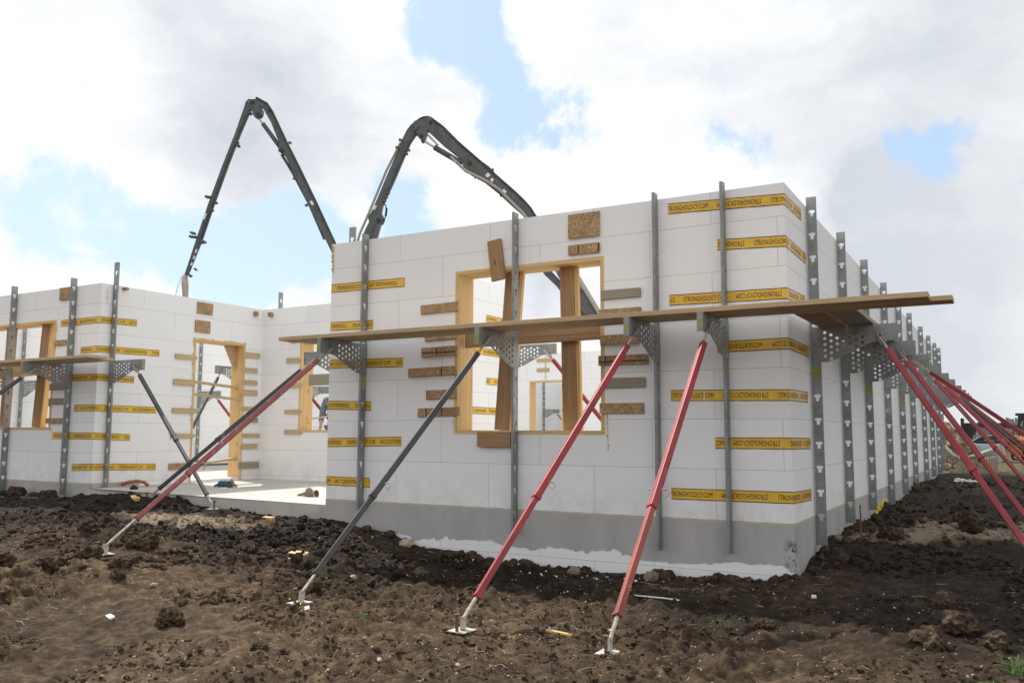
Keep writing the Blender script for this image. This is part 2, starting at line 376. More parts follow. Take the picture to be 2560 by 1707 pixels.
# ------------------------------------------------------------------ ground
CP = np.array([(-5.14, -3.04, -.27), (-2.87, -3.03, -.46), (-1.41, -3.11, -.47), (-.46, -2.96, -.52), (-5.35, 0, -.235), (-4.6, 0, -.31), (-3.8, 0, -.465), (-2.7, 0, -.53),
 (-1.75, 0, -.54), (-.88, 0, -.53), (-.3, 0, -.52), (.05, -.05, -.42), (.05, .7, -.34), (.05, 1.5, -.28), (.1, 3.2, -.3), (.1, 5, -.32), (.1, 7, -.33), (.1, 10.6, -.22), (.1, 17, -.24), (-7.27, 0, -.2),
 (-8.4, -.1, -.14), (-9.5, 0, -.14), (-10.4, .2, -.2), (-11.5, .2, -.23), (-12.6, .2, -.22), (-14, 0, -.2), (-6.3, 0, -.23), (-6.5, -1.5, -.24), (-8.5, -2, -.2), (1.7, -7.85, -.72), (0, -5, -.57), (-3, -5, -.52), (3, -3, -.52),
 (2, -1.5, -.47), (1.2, 2.6, -.22), (3, 3, -.25), (1.5, .8, -.38), (5, 10, -.3), (0, 25, -.3), (-20, -5, -.2), (20, 20, -.35), (-9, -4, -.28), (-5, -7, -.5), (-25, 5, -.2), (2, 22, -.3), (60, 60, -.6), (-60, 60, -.6), (0, 90, -.6), (-60, -60, -.7), (60, -60, -.7), (2, 36, -.42), (2, 47, -.72), (2, 56, -.7), (-2.7, -.2, -.565), (-1.75, -.2, -.575), (-.88, -.2, -.565), (-3.8, -.25, -.49), (-.35, -.25, -.54), (0, -60, -.7), (-40, -20, -.5), (1.5, 6, -.3), (1.5, 14, -.28)])
def base_h(x, y):
    d2 = (x[..., None]-CP[:, 0])**2+(y[..., None]-CP[:, 1])**2
    wgt = 1/(d2+.12)**1.7
    return (wgt*CP[:, 2]).sum(-1)/wgt.sum(-1)
_lat = rng.random((256, 256))
def vnoise(x, y, s):
    x = x/s+57.3; y = y/s+91.7; xi = np.floor(x).astype(int); yi = np.floor(y).astype(int); fx = x-xi; fy = y-yi
    fx = fx*fx*(3-2*fx); fy = fy*fy*(3-2*fy); g = lambda a, b_: _lat[a % 256, b_ % 256]
    return (g(xi, yi)*(1-fx)+g(xi+1, yi)*fx)*(1-fy)+(g(xi, yi+1)*(1-fx)+g(xi+1, yi+1)*fx)*fy
_cj = rng.random((256, 256, 3))
def cells(x, y, s, keep):
    u = x/s+31.7; v = y/s+13.1; ui = np.floor(u).astype(int); vi = np.floor(v).astype(int); best = np.zeros_like(u)
    for a in (-1, 0, 1):
        for b_ in (-1, 0, 1):
            j = _cj[(ui+a) % 256, (vi+b_) % 256]; dx = ui+a+j[..., 0]-u; dy = vi+b_+j[..., 1]-v
            rad = .35+.45*j[..., 2]; q = 1-(dx*dx+dy*dy)/(rad*rad)
            best = np.maximum(best, np.where(j[..., 2] > 1-keep, np.sqrt(np.clip(q, 0, 1))*rad, 0))
    return best
FEET = [(-5.14, -3.04, -.275), (-2.87, -3.03, -.46), (-1.41, -3.11, -.475), (-.46, -2.96, -.525)]
def rough_h(x, y):
    rot = lambda a: (x*math.cos(a)-y*math.sin(a), x*math.sin(a)+y*math.cos(a))
    h = 0
    for s, a, k in ((1.7, .05, .3), (.62, .045, 1.1), (.26, .036, 2.0), (.12, .030, .7), (.066, .024, 1.7), (.043, .015, 2.6)):
        xx, yy = rot(k); n = vnoise(xx, yy, s)
        if s < .7: n = np.abs(n-.5)*2; n = 1-n if s > .2 else n
        h = h+(n-.5)*a
    cl_ = vnoise(x*.9+3, y*.9-7, 1.1); m_ = np.clip((cl_-.3)*3, .7, 1.35)
    left = 1+.55*np.clip((-x-4.5)/3, 0, 1)
    near = np.clip(np.abs(y-.0)/.5, .3, 1)
    wx = x+(vnoise(x, y, .05)-.5)*.03; wy = y+(vnoise(x+9, y+4, .05)-.5)*.03
    dens = np.clip((vnoise(x+31, y-17, .8)-.3)*2.5, .25, 1)*(1+.5*np.clip((-x-3.5)/2, 0, 1))
    h = h+dens*(cells(wx, wy, .17, .35)*.045+cells(wx+3, wy, .085, .6)*.036+cells(wx, wy+5, .05, .7)*.022)-.03
    return h*m_*left*np.where((x < .1) & (x > -5), near, 1)
def hgt(x, y):
    x = np.asarray(x, float); y = np.asarray(y, float)
    h = base_h(x, y)+rough_h(x, y)
    for (fx, fy, fz_) in FEET:
        w_ = np.exp(-((x-fx)**2+(y-fy)**2)/.13**2); h = h*(1-w_)+(fz_-.012)*w_
    inside = ((x < -.03) & (x > -5.34) & (y > .05)) | ((x < -5.3) & (x > -10.4) & (y > .28)) | ((x < -10.3) & (x > -16.6) & (y > .45))
    inside &= (y < 30)
    return np.where(inside, np.minimum(h, -.75), h)
def gz(x, y): return float(hgt(np.array([x]), np.array([y]))[0])
def axis(lo, flo, fhi, hi, st, g=1.09):
    a = list(np.arange(flo, fhi, st)); s = st; v = a[-1]
    while v < hi: s *= g; v += s; a.append(v)
    s = st; v = flo; pre = []
    while v > lo: s *= g; v -= s; pre.append(v)
    return np.array(pre[::-1]+a)
xs = axis(-1200, -8.2, 3.3, 1200, .024); ys = axis(-900, -5.4, .3, 1200, .02, 1.045)
GX, GY = np.meshgrid(xs, ys); GZ = np.empty_like(GX)
for i in range(len(ys)): GZ[i] = hgt(GX[i], GY[i])
nx, ny = len(xs), len(ys)
me = bpy.data.meshes.new('ground'); me.vertices.add(nx*ny)
me.vertices.foreach_set('co', np.stack([GX, GY, GZ], -1).ravel())
ii = (np.arange(ny-1)[:, None]*nx+np.arange(nx-1)[None, :]).ravel()
q = np.stack([ii, ii+1, ii+nx+1, ii+nx], -1).ravel(); nf = len(ii)
me.loops.add(nf*4); me.loops.foreach_set('vertex_index', q); me.polygons.add(nf)
me.polygons.foreach_set('loop_start', np.arange(nf)*4)
me.polygons.foreach_set('use_smooth', np.ones(nf, bool)); me.update(); me.validate()
me.materials.append(M['soil']); g = bpy.data.objects.new('ground', me); col.objects.link(g); tag(g, kind='structure')

# ------------------------------------------------------------------ unfinished building
H = 3.05
B = thing('unfinished_building', 'unfinished house of white foam block walls with yellow printed tapes and wooden window openings', 'building')
TH = .29
W1 = (-3.565, -1.783, .765, 2.55)
wall('front_wall', 'x', -5.37, 0, 0, TH, -.02, H, [W1], B)
wall('side_wall', 'y', TH, 18.6, -TH, 0, -.02, H, [], B)
wall('end_wall', 'y', TH, 3.69, -5.37, -5.08, -.075, H, [], B)
W3 = (-9.38, -7.6, .78, 2.47)
wall('porch_back_wall', 'x', -10.64, -5.08, 3.69, 3.98, -.075, H, [W3], B)
D1 = (2.15, 3.29, -.03, 2.37)
wall('porch_side_wall', 'y', .366, 3.69, -10.64, -10.35, -.075, H, [D1], B)
W2 = (-14.2, -11.46, .80, 2.55)
wall('wing_front_wall', 'x', -15.99, -10.64, .366, .656, -.02, H, [W2], B)
wall('wing_outer_wall', 'y', .366, 27, -16.28, -15.99, -.02, H, [], B)
D2 = (-10.32, -9.25, -.03, 2.27)
wall('cross_wall', 'x', -15.99, -TH, 14.0, 14.29, -.075, H, [D2], B)
wall('rear_wall', 'x', -16.28, -5.0, 27, 27.29, -.075, H, [], B)
wall('partition_wall', 'y', 5.2, 10, -12.6, -12.31, -.075, H, [], B)
# floor slab (porch and rooms) : butts against the footings
fl = MB()
fl.box(-10.349, -5.371, .0, .3, -.30, -.072); fl.v[-8:] = [Vector(p) for p in [(v.x, (.33 if v.x < -7 else .0) if v.y < .15 else v.y, v.z) for v in fl.v[-8:]]]
fl.box(-10.349, -5.371, .3, 3.688, -.30, -.072)
fl.box(-15.988, -10.35, .66, 26.99, -.30, -.0757); fl.box(-10.35, -.292, 3.70, 26.99, -.30, -.0757); fl.box(-5.078, -.292, .292, 3.70, -.30, -.0757)
fl.build('floor_slab', 'concrete', B)
# foundation: white foam below, grey membrane sheet with a ragged lower edge in front
for f_ in ((-5.37, 0, 0.0, TH, -.95, -.02), (-TH, 0, TH, 18.6, -.95, -.02), (-16.28, -10.35, .366, .66, -.95, -.02), (-10.64, -10.35, .66, 3.69, -.95, -.075), (-5.37, -5.08, TH, 3.69, -.95, -.075)):
    MB().box(*f_).build('foundation', 'foam', B)
def membrane(p0, p1, n, zf, seed):
    p0, p1, n = Vector(p0), Vector(p1), Vector(n); L = (p1-p0).length; N = max(4, int(L/.022)); rg = random.Random(seed); o = MB(); j = 0
    for i in range(N+1):
        p = p0.lerp(p1, i/N); j = j*.82+rg.uniform(-.008, .008)+(rg.choice((-.028, .028)) if rg.random() < .07 else 0)
        z = zf((p.x, p.y))+j+.012
        o.v += [Vector((p.x, p.y, -.003+.002*math.sin(i*.6)))+n*.004, Vector((p.x, p.y, z))+n*.004, Vector((p.x, p.y, z))-n*.001, Vector((p.x, p.y, -.003))-n*.001]
    for i in range(N):
        a = i*4; o.face([a, a+1, a+5, a+4]); o.face([a+1, a+2, a+6, a+5]); o.face([a+3, a, a+4, a+7])
    return o
mz = [(-5.37, -.6), (-4.72, -.45), (-4.57, -.343), (-4.08, -.375), (-3.51, -.362), (-3.1, -.351), (-2.87, -.40), (-2.4, -.387), (-2.07, -.363), (-1.75, -.374), (-1.52, -.411), (-1.2, -.418), (-.8, -.415), (-.56, -.377), (-.1, -.368), (-.04, -.42), (0.01, -.42)]
fz = lambda p: float(np.interp(p[0], [a for a, _ in mz], [b_ for _, b_ in mz]))
membrane((-5.37, 0, 0), (0.004, 0, 0), (0, -1, 0), fz, 1).build('foundation_membrane', 'membrane', B)
membrane((0, .0, 0), (0, 18.6, 0), (1, 0, 0), lambda p: -.7, 2).build('foundation_membrane', 'membrane', B)
membrane((-16.28, .366, 0), (-10.35, .366, 0), (0, -1, 0), lambda p: -.7, 3).build('foundation_membrane', 'membrane', B)
membrane((-10.35, .366, 0), (-10.35, 1.2, 0), (1, 0, 0), lambda p: -.073, 3).build('foundation_membrane', 'membrane', B)

# wooden window and door frames
def frame_x(x0, x1, z0, z1, y0, y1, sill=True, name='window_frame'):
    o = MB(); t_ = .04
    o.box(x0, x1, y0, y1, z1-t_, z1)
    if sill: o.box(x0, x1, y0, y1, z0, z0+t_)
    zb = z0+t_ if sill else z0
    o.box(x0, x0+t_, y0, y1, zb, z1-t_); o.box(x1-t_, x1, y0, y1, zb, z1-t_)
    return o.build(name, 'lumber', B, bevel=.002)
frame_x(*W1, -.004, .305); frame_x(*W3, 3.68, 3.99); frame_x(*W2, .36, .67); frame_x(*D2, 13.99, 14.3, False, 'door_frame')
o = MB(); o.box(-10.65, -10.342, D1[0], D1[1], D1[3]-.04, D1[3]); o.box(-10.65, -10.342, D1[0], D1[0]+.04, -.07, D1[3]-.04); o.box(-10.65, -10.342, D1[1]-.04, D1[1], -.07, D1[3]-.04)
o.build('door_frame', 'lumber', B, bevel=.002)
def board(name, p0, p1, w_, t_, wd, mt, parent=None, bev=.003):
    return MB().obox(p0, p1, w_, t_, wd).build(name, mt, parent, bevel=bev)
# uprights, pale strips coloured as their lit sides, and cross rail in the main window
board('window_prop_and_lit_edge', (-3.06, .17, .806), (-2.925, .17, 2.509), .175, .04, (1, 0, 0), 'lumber_dark', B)
board('window_prop_and_lit_edge', (-2.951, .18, .806), (-2.816, .18, 2.509), .04, .05, (1, 0, 0), 'lumber', B)  # pale strip, the left upright's lit side put in as colour
board('window_prop_and_lit_edge', (-2.235, .17, .806), (-2.275, .17, 2.509), .165, .04, (1, 0, 0), 'lumber_dark', B)
board('window_prop_and_lit_edge', (-2.131, .18, .806), (-2.171, .18, 2.509), .04, .05, (1, 0, 0), 'lumber', B)  # likewise a lighter strip painting the lit side of the right upright
board('cross_rail', (-3.50, .115, 1.785), (-1.826, .115, 1.80), .155, .04, (0, 0, 1), 'lumber_dark', B)
# wing window
for (x0, x1) in ((-12.03, -11.90), (-12.95, -12.90)): board('window_prop_and_lit_edge', (x0, .5, .84), (x1, .5, 2.51), .19, .04, (1, .25, 0), 'lumber_dark', B)
for (x0, x1) in ((-11.92, -11.79),): board('window_prop_and_lit_edge', (x0, .53, .84), (x1, .53, 2.51), .03, .09, (1, 0, 0), 'lumber', B)  # added pale strip, coloured as the lit side of the brown upright
board('cross_rail', (-14.1, .44, 1.72), (-11.52, .44, 1.78), .17, .04, (0, 0, 1), 'lumber', B)
# spreaders and gusset in the porch door
for z0, z1, xx in ((1.64, 1.58, -10.5), (1.42, 1.36, -10.42), (.22, .30, -10.45)): board('spreader', (xx, D1[0]+.041, z0), (xx, D1[1]-.041, z1), .09, .04, (1, 0, 0), 'plank', B)
MB().prism([(0, 0), (-.26, 0), (0, -.45)], (-10.56, D1[1]-.042, D1[3]-.045), (0, 1, 0), (0, 0, 1), .04).build('gusset', 'plank', B)

# cleats: short boards screwed over the frame edges
def cleat_x(x0, x1, z0, z1, y, mt='osb', tilt=0.0, point=0):
    zc = (z0+z1)/2; dz = (x1-x0)*tilt
    if point:
        h = (z1-z0)/2; L = x1-x0; pl = [(0, -h), (L-.05, -h), (L, 0), (L-.05, h), (0, h)]
        if point < 0: pl = [(L-a, b_) for a, b_ in pl][::-1]
        MB().prism(pl, (x0, y, zc), (1, 0, 0), (0, 0, 1), .02).build('cleat', mt, B)
    else: board('cleat', (x0, y, zc-dz/2), (x1, y, zc+dz/2), z1-z0, .018, (0, 0, 1), mt, B, .0015)
def cleat_y(y0, y1, z0, z1, x, mt='plank', point=0):
    zc = (z0+z1)/2
    h = (z1-z0)/2; L = y1-y0
    if point:
        pl = [(0, -h), (L-.06, -h), (L, 0), (L-.06, h), (0, h)]
        if point < 0: pl = [(L-a, b_) for a, b_ in pl][::-1]
        MB().prism(pl, (x, y0, zc), (0, 1, 0), (0, 0, 1), .02).build('cleat', mt, B)
    else: board('cleat', (x, y0, zc), (x, y1, zc), z1-z0, .02, (0, 0, 1), mt, B, .0015)
for i, c_ in enumerate([(-4.02, -3.52, 2.104, 2.206), (-3.96, -3.54, 1.80, 1.898), (-4.00, -3.53, 1.618, 1.724), (-4.18, -3.53, 1.399, 1.500), (-3.93, -3.52, 1.146, 1.247), (-4.04, -3.49, 0.956, 1.051),
   (-1.81, -1.39, 2.103, 2.194), (-1.83, -1.39, 1.909, 2.004), (-1.82, -1.41, 1.650, 1.745), (-1.84, -1.32, 1.443, 1.541), (-1.78, -1.35, 1.221, 1.319), (-1.83, -1.37, 0.972, 1.073),
   (-2.17, -1.82, 2.760, 3.013), (-2.17, -1.82, 2.588, 2.691)]):
    cleat_x(*c_, -.015, 'grey_board' if i in (6, 10) else 'osb', .0 + (.02 if i < 6 else .0))
for (x, z0, z1) in ((-3.80, 1.62, 1.722), (-3.73, 1.40, 1.50), (-3.93, .957, 1.05), (-3.72, .957, 1.05), (-2.06, 2.59, 2.69), (-1.835, 2.59, 2.69), (-1.77, 1.445, 1.54)):
    MB().box(x, x+.014, -.0262, -.0244, z0+.004, z1-.004).build('marker_line', 'tape_black', B)
for (x0, x1, z) in ((-3.99, -3.54, 1.655), (-1.83, -1.33, 1.475)): MB().box(x0, x1, -.0268, -.0246, z, z+.012).build('marker_line', 'tape_black', B)
board('cleat', (-3.056, -.02, 2.845), (-2.998, -.02, 2.402), .165, .038, (1, 0, 0), 'lumber_dark', B)
board('cleat', (-3.24, -.03, .71), (-2.83, -.03, .71), .155, .04, (0, 0, 1), 'lumber_dark', B)
for a, b_, c_, d_ in [(1.76, 2.22, 1.991, 2.072), (1.75, 2.18, 1.551, 1.653), (1.75, 2.27, 1.084, 1.171), (1.74, 2.24, 0.671, 0.750), (1.73, 2.18, 0.153, 0.260)]:
    cleat_y(a, b_, c_, d_, -10.33, 'plank' if c_ > .3 else 'osb', 1 if c_ in (1.084, .671, 1.991) else 0)
for a, b_, c_, d_ in [(3.22, 3.63, 2.126, 2.222), (3.18, 3.58, 1.853, 1.940), (3.20, 3.58, 1.630, 1.717), (3.18, 3.60, 1.440, 1.535), (3.20, 3.60, 1.155, 1.234), (3.26, 3.63, 0.950, 1.036), (3.27, 3.67, 0.674, 0.752), (3.22, 3.64, 0.477, 0.564), (3.2, 3.68, 0.123, 0.241)]:
    cleat_y(a, b_, c_, d_, -10.33, 'grey_board' if c_ in (.123, .95) else 'plank', -1 if c_ in (1.853, 1.63, 1.44, 1.155, .674, .477) else 0)
for q_ in [(2.17, 2.50, 2.80, 3.0), (2.14, 2.46, 2.475, 2.685)]: cleat_y(*q_, -10.338, 'osb')
for a, b_, c_, d_ in [(-9.68, -9.32, 2.395, 2.483), (-9.70, -9.36, 2.026, 2.113), (-9.69, -9.27, 1.576, 1.662), (-9.71, -9.27, 1.106, 1.176), (-9.70, -9.27, 0.740, 0.818)]: cleat_x(a, b_, c_, d_, 3.67, 'plank', 0, 1 if c_ < 2.3 else -1)
cleat_x(-9.13, -8.3, 1.60, 1.80, 3.66, 'grey_board')
for a, b_, c_, d_ in [(-11.38, -11.11, 2.85, 3.05), (-11.46, -10.99, 2.128, 2.212), (-11.5, -11.06, 1.423, 1.525), (-11.5, -11.06, 1.199, 1.294), (-11.55, -11.06, 0.900, 0.982)]: cleat_x(a, b_, c_, d_, .345, 'grey_board' if 1 < c_ < 1.5 else 'osb')
for x, z in ((-10.2, 14), ): pass
cleat_x(-10.08, -9.5, 2.80, 2.9, 13.985, 'plank', 0, 1); cleat_x(-10.08, -9.68, 2.52, 2.63, 13.985, 'plank')
for y_ in (.72,): MB().box(-10.348, -10.27, y_, y_+.06, 2.99, 3.03).build('wood_block', 'lumber_dark', B)
MB().box(-10.348, -10.27, 3.45, 3.50, 2.90, 2.99).build('wood_block', 'lumber_dark', B); MB().box(-10.15, -10.09, 3.61, 3.688, 2.90, 2.98).build('wood_block', 'lumber_dark', B)
# sprayed foam beads
def spray(pts, r, n, seed, name='spray_foam', mt='spray'):
    rg = random.Random(seed); o = MB(); pts = [Vector(p) for p in pts]
    for k in range(n):
        f_ = rg.random()*(len(pts)-1); i = int(f_); p = pts[i].lerp(pts[min(i+1, len(pts)-1)], f_-i)
        o.blob(p+Vector((rg.uniform(-.3, .3), rg.uniform(-.3, .3), rg.uniform(-1.2, 1.2)))*r, r*rg.uniform(.3, .8), 1, .35, (1, 1, 1), k)
    return o.build(name, mt, B, smooth=True)
spray([(-5.36, -.004, 3.03), (-5.35, -.004, 2.72)], .02, 60, 1)
spray([(-1.76, -.004, .97), (-1.75, -.004, .62)], .011, 50, 2)
spray([(-3.58, -.002, 1.1), (-3.59, -.002, .78)], .008, 30, 3)
spray([(-10.34, 2.13, 2.38), (-10.34, 2.13, .9)], .014, 90, 4); spray([(-10.34, 2.13, 2.38), (-10.34, 3.3, 2.385)], .012, 50, 5)
spray([(-10.34, .46, 3.0), (-10.34, .46, 2.75)], .009, 25, 6); spray([(-11.44, .36, 2.5), (-11.44, .36, .75)], .013, 90, 7)
spray([(.004, 4.9, -.27), (.004, 6.2, -.22)], .035, 110, 8, 'spray_foam', 'spray_bright'); spray([(.004, 10.0, -.20), (.004, 12.0, -.18)], .03, 70, 9, 'spray_foam', 'spray_bright')
spray([(-9.8, 13.99, 3.0), (-9.8, 13.99, 2.3)], .025, 60, 10); spray([(.004, 6.9, 1.9), (.004, 6.9, .2)], .018, 90, 12)
# small loose cleats on the side wall
for (y, z) in ((6.85, 2.25), (7.0, 1.05), (7.0, .55), (7.05, -.0), (10.75, 1.1), (10.7, .75), (10.7, 1.5), (6.8, 1.55)): MB().box(.003, .02, y, y+.22, z, z+.13).build('cleat', 'plank', B)

# printed tapes
TXT = text_mesh('STRONGHOLDICF.COM', .069, .56)
tw = max(v.co.x for v in TXT.vertices); TH_ = max(v.co.y for v in TXT.vertices)
def tape(pos, s0, s1, phase, seed=0, hw=.052, flipfirst=False, droop=0.0):
    """pos(s, h, off) -> world point; s along the strip, h across"""
    o = MB(); rg = random.Random(seed); N = max(4, int((s1-s0)/.04)); ss = sorted(set([s0+(s1-s0)*i/N for i in range(N+1)]+([0.0] if s0 < 0 < s1 else [])))
    wv_ = lambda s: .0018*math.sin(s*23+seed)+.001*math.sin(s*61+seed*2)+.0025
    for (h0, h1, mi, off) in ((-hw, hw, 0, 0), (hw-.007, hw, 1, .0008), (-hw, -hw+.007, 1, .0008)):
        o.cur = mi; base_ = len(o.v)
        for s in ss: o.v += [pos(s, h0, wv_(s)+off), pos(s, h1, wv_(s)+off)]
        for i in range(len(ss)-1):
            a = base_+2*i; o.face([a, a+2, a+3, a+1])
    o.cur = 1; k = 0; s = s0-phase
    while s < s1:
        bm = bmesh.new(); bm.from_mesh(TXT)
        fl_ = (k % 2 == 0) == flipfirst
        for v in bm.verts:
            x, y = v.co.x, v.co.y-TH_/2
            if fl_: x, y = tw-x, -y
            v.co = (s+x, y, 0)
        for (cx, sg) in ((s0+.002, -1), (s1-.002, 1)):
            gm = bm.verts[:]+bm.edges[:]+bm.faces[:]
            bmesh.ops.bisect_plane(bm, geom=gm, plane_co=(cx, 0, 0), plane_no=(sg, 0, 0), clear_outer=True)
        if s0 < 0 < s1: bmesh.ops.bisect_plane(bm, geom=bm.verts[:]+bm.edges[:]+bm.faces[:], plane_co=(0, 0, 0), plane_no=(1, 0, 0))
        bo = len(o.v); bm.verts.index_update()
        for v in bm.verts: o.v.append(pos(v.co.x, v.co.y, wv_(v.co.x)+.0018))
        for f in bm.faces:
            if f.calc_area() > 1e-9: o.face([bo+v.index for v in f.verts])
        bm.free(); s += tw+.088; k += 1
    return o.build('printed_tape', ['tape_yellow', 'tape_black'], B)
def corner_pos(cx, cy, zl, sl, zc, zr, sr):
    """front wall to the left (facing -Y), side wall to the right going back (facing +X)"""
    def pos(s, h, off):
        if s <= 0: z = zc+(zl-zc)*(s/sl if sl else 0); return Vector((cx+s+(off if s == 0 else 0), cy-off, z+h))
        return Vector((cx+off, cy+s, zc+(zr-zc)*(s/sr)+h))
    return pos
RT = [((-1.098, 2.943), 2.894, (.731, 2.905), .02, 0), ((-.622, 2.536), 2.508, (.875, 2.50), .16, 1), ((-1.099, 2.047), 2.032, (.767, 2.06), .36, 1), ((-.643, 1.577), 1.581, (.875, 1.575), .0, 0),
      ((-1.101, 1.137), 1.121, (.763, 1.13), .0, 0), ((-.682, .694), .696, (.835, .689), .33, 0), ((-1.111, .22), .224, (.80, .205), .02, 0)]
for i, ((xl, zl), zc, (ys_, zs), ph, ff) in enumerate(RT):
    tape(corner_pos(0, 0, zl, xl, zc, zs, ys_), xl, ys_, ph, i, flipfirst=bool(ff))
LT = [((-5.358, 2.505), (-4.264, 2.492), .38), ((-5.383, 2.044), (-4.715, 2.031), .13), ((-5.382, 1.591), (-4.269, 1.571), .47), ((-5.385, 1.101), (-4.716, 1.083), .06), ((-5.377, .657), (-4.275, .681), .17), ((-5.368, .212), (-4.712, .207), .33)]
for i, ((xa, za), (xb, zb), ph) in enumerate(LT):
    def pos(s, h, off, za=za, zb=zb, xb=xb):
        if s >= -5.37: return Vector((s, -off, za+(zb-za)*(s+5.37)/(xb+5.37)+h))
        return Vector((-5.37-off, -(s+5.37), za+h))
    tape(pos, -5.9, xb, ph, 20+i, flipfirst=i in (2, 5))
WT = [(-11.338, 2.48, 2.481, 1.016, 2.50, 0), (-10.792+.0, 2.025, 2.032, 1.458, 2.05, 1), (-11.277, 1.612, 1.6, 1.012, 1.594, 1), (-10.875, 1.135, 1.133, 1.459, 1.123, 0), (-11.392, .71, .71, .987, .684, 0), (-10.845, .228, .244, 1.485, .213, 1)]
for i, (xl, zl, zc, ye, zs, ff) in enumerate(WT):
    tape(corner_pos(-10.35, .366, zl, xl+10.35, zc, zs, ye-.366), xl+10.35, ye-.366, .11*i, 40+i, flipfirst=bool(ff))
for i, (y0, z) in enumerate([(3.103, 2.49), (2.723, 1.983), (3.116, 1.546), (2.6, 1.103)]):
    tape(lambda s, h, off, z=z: Vector((-5.078+off, s, z+h)), y0, 3.98, .1+.1*i, 60+i, flipfirst=i % 2 == 0)

# ------------------------------------------------------------------ wall braces
_cache = {}
def post_mesh(h):
    k = round(h, 2)
    if k not in _cache:
        sp = [rect(0, .095, 0, k)]; z = k-.15
        while z > .08:
            cx = .05; sp.append([(cx-.031, z+.012), (cx-.031, z-.008), (cx-.017, z-.014), (cx-.014, z-.05), (cx+.014, z-.05), (cx+.017, z-.014), (cx+.031, z-.008), (cx+.031, z+.012), (cx, z+.017)]); z -= .229
        _cache[k] = curve_mesh(sp, .004)
    return _cache[k]
def bracket_mesh():
    if 'b' not in _cache:
        ol = [(0.0, 0), (.78, 0), (.78, -.165), (.62, -.165), (.55, -.172), (.22, -.325), (.15, -.345), (0.0, -.35)]
        sp = [ol[::-1]]
        for ci, x in enumerate([.13+.057*k for k in range(7)]):
            z = -.058 if ci % 2 == 0 else -.083
            lim = -.345+.03 if x < .2 else -.325+(x-.22)*(.153/.33)+.032
            while z > lim: sp.append([(x+.0165*math.cos(a*math.pi/5), z+.0165*math.sin(a*math.pi/5)) for a in range(10)]); z -= .0575
        _cache['b'] = curve_mesh(sp, .005)
    return _cache['b']
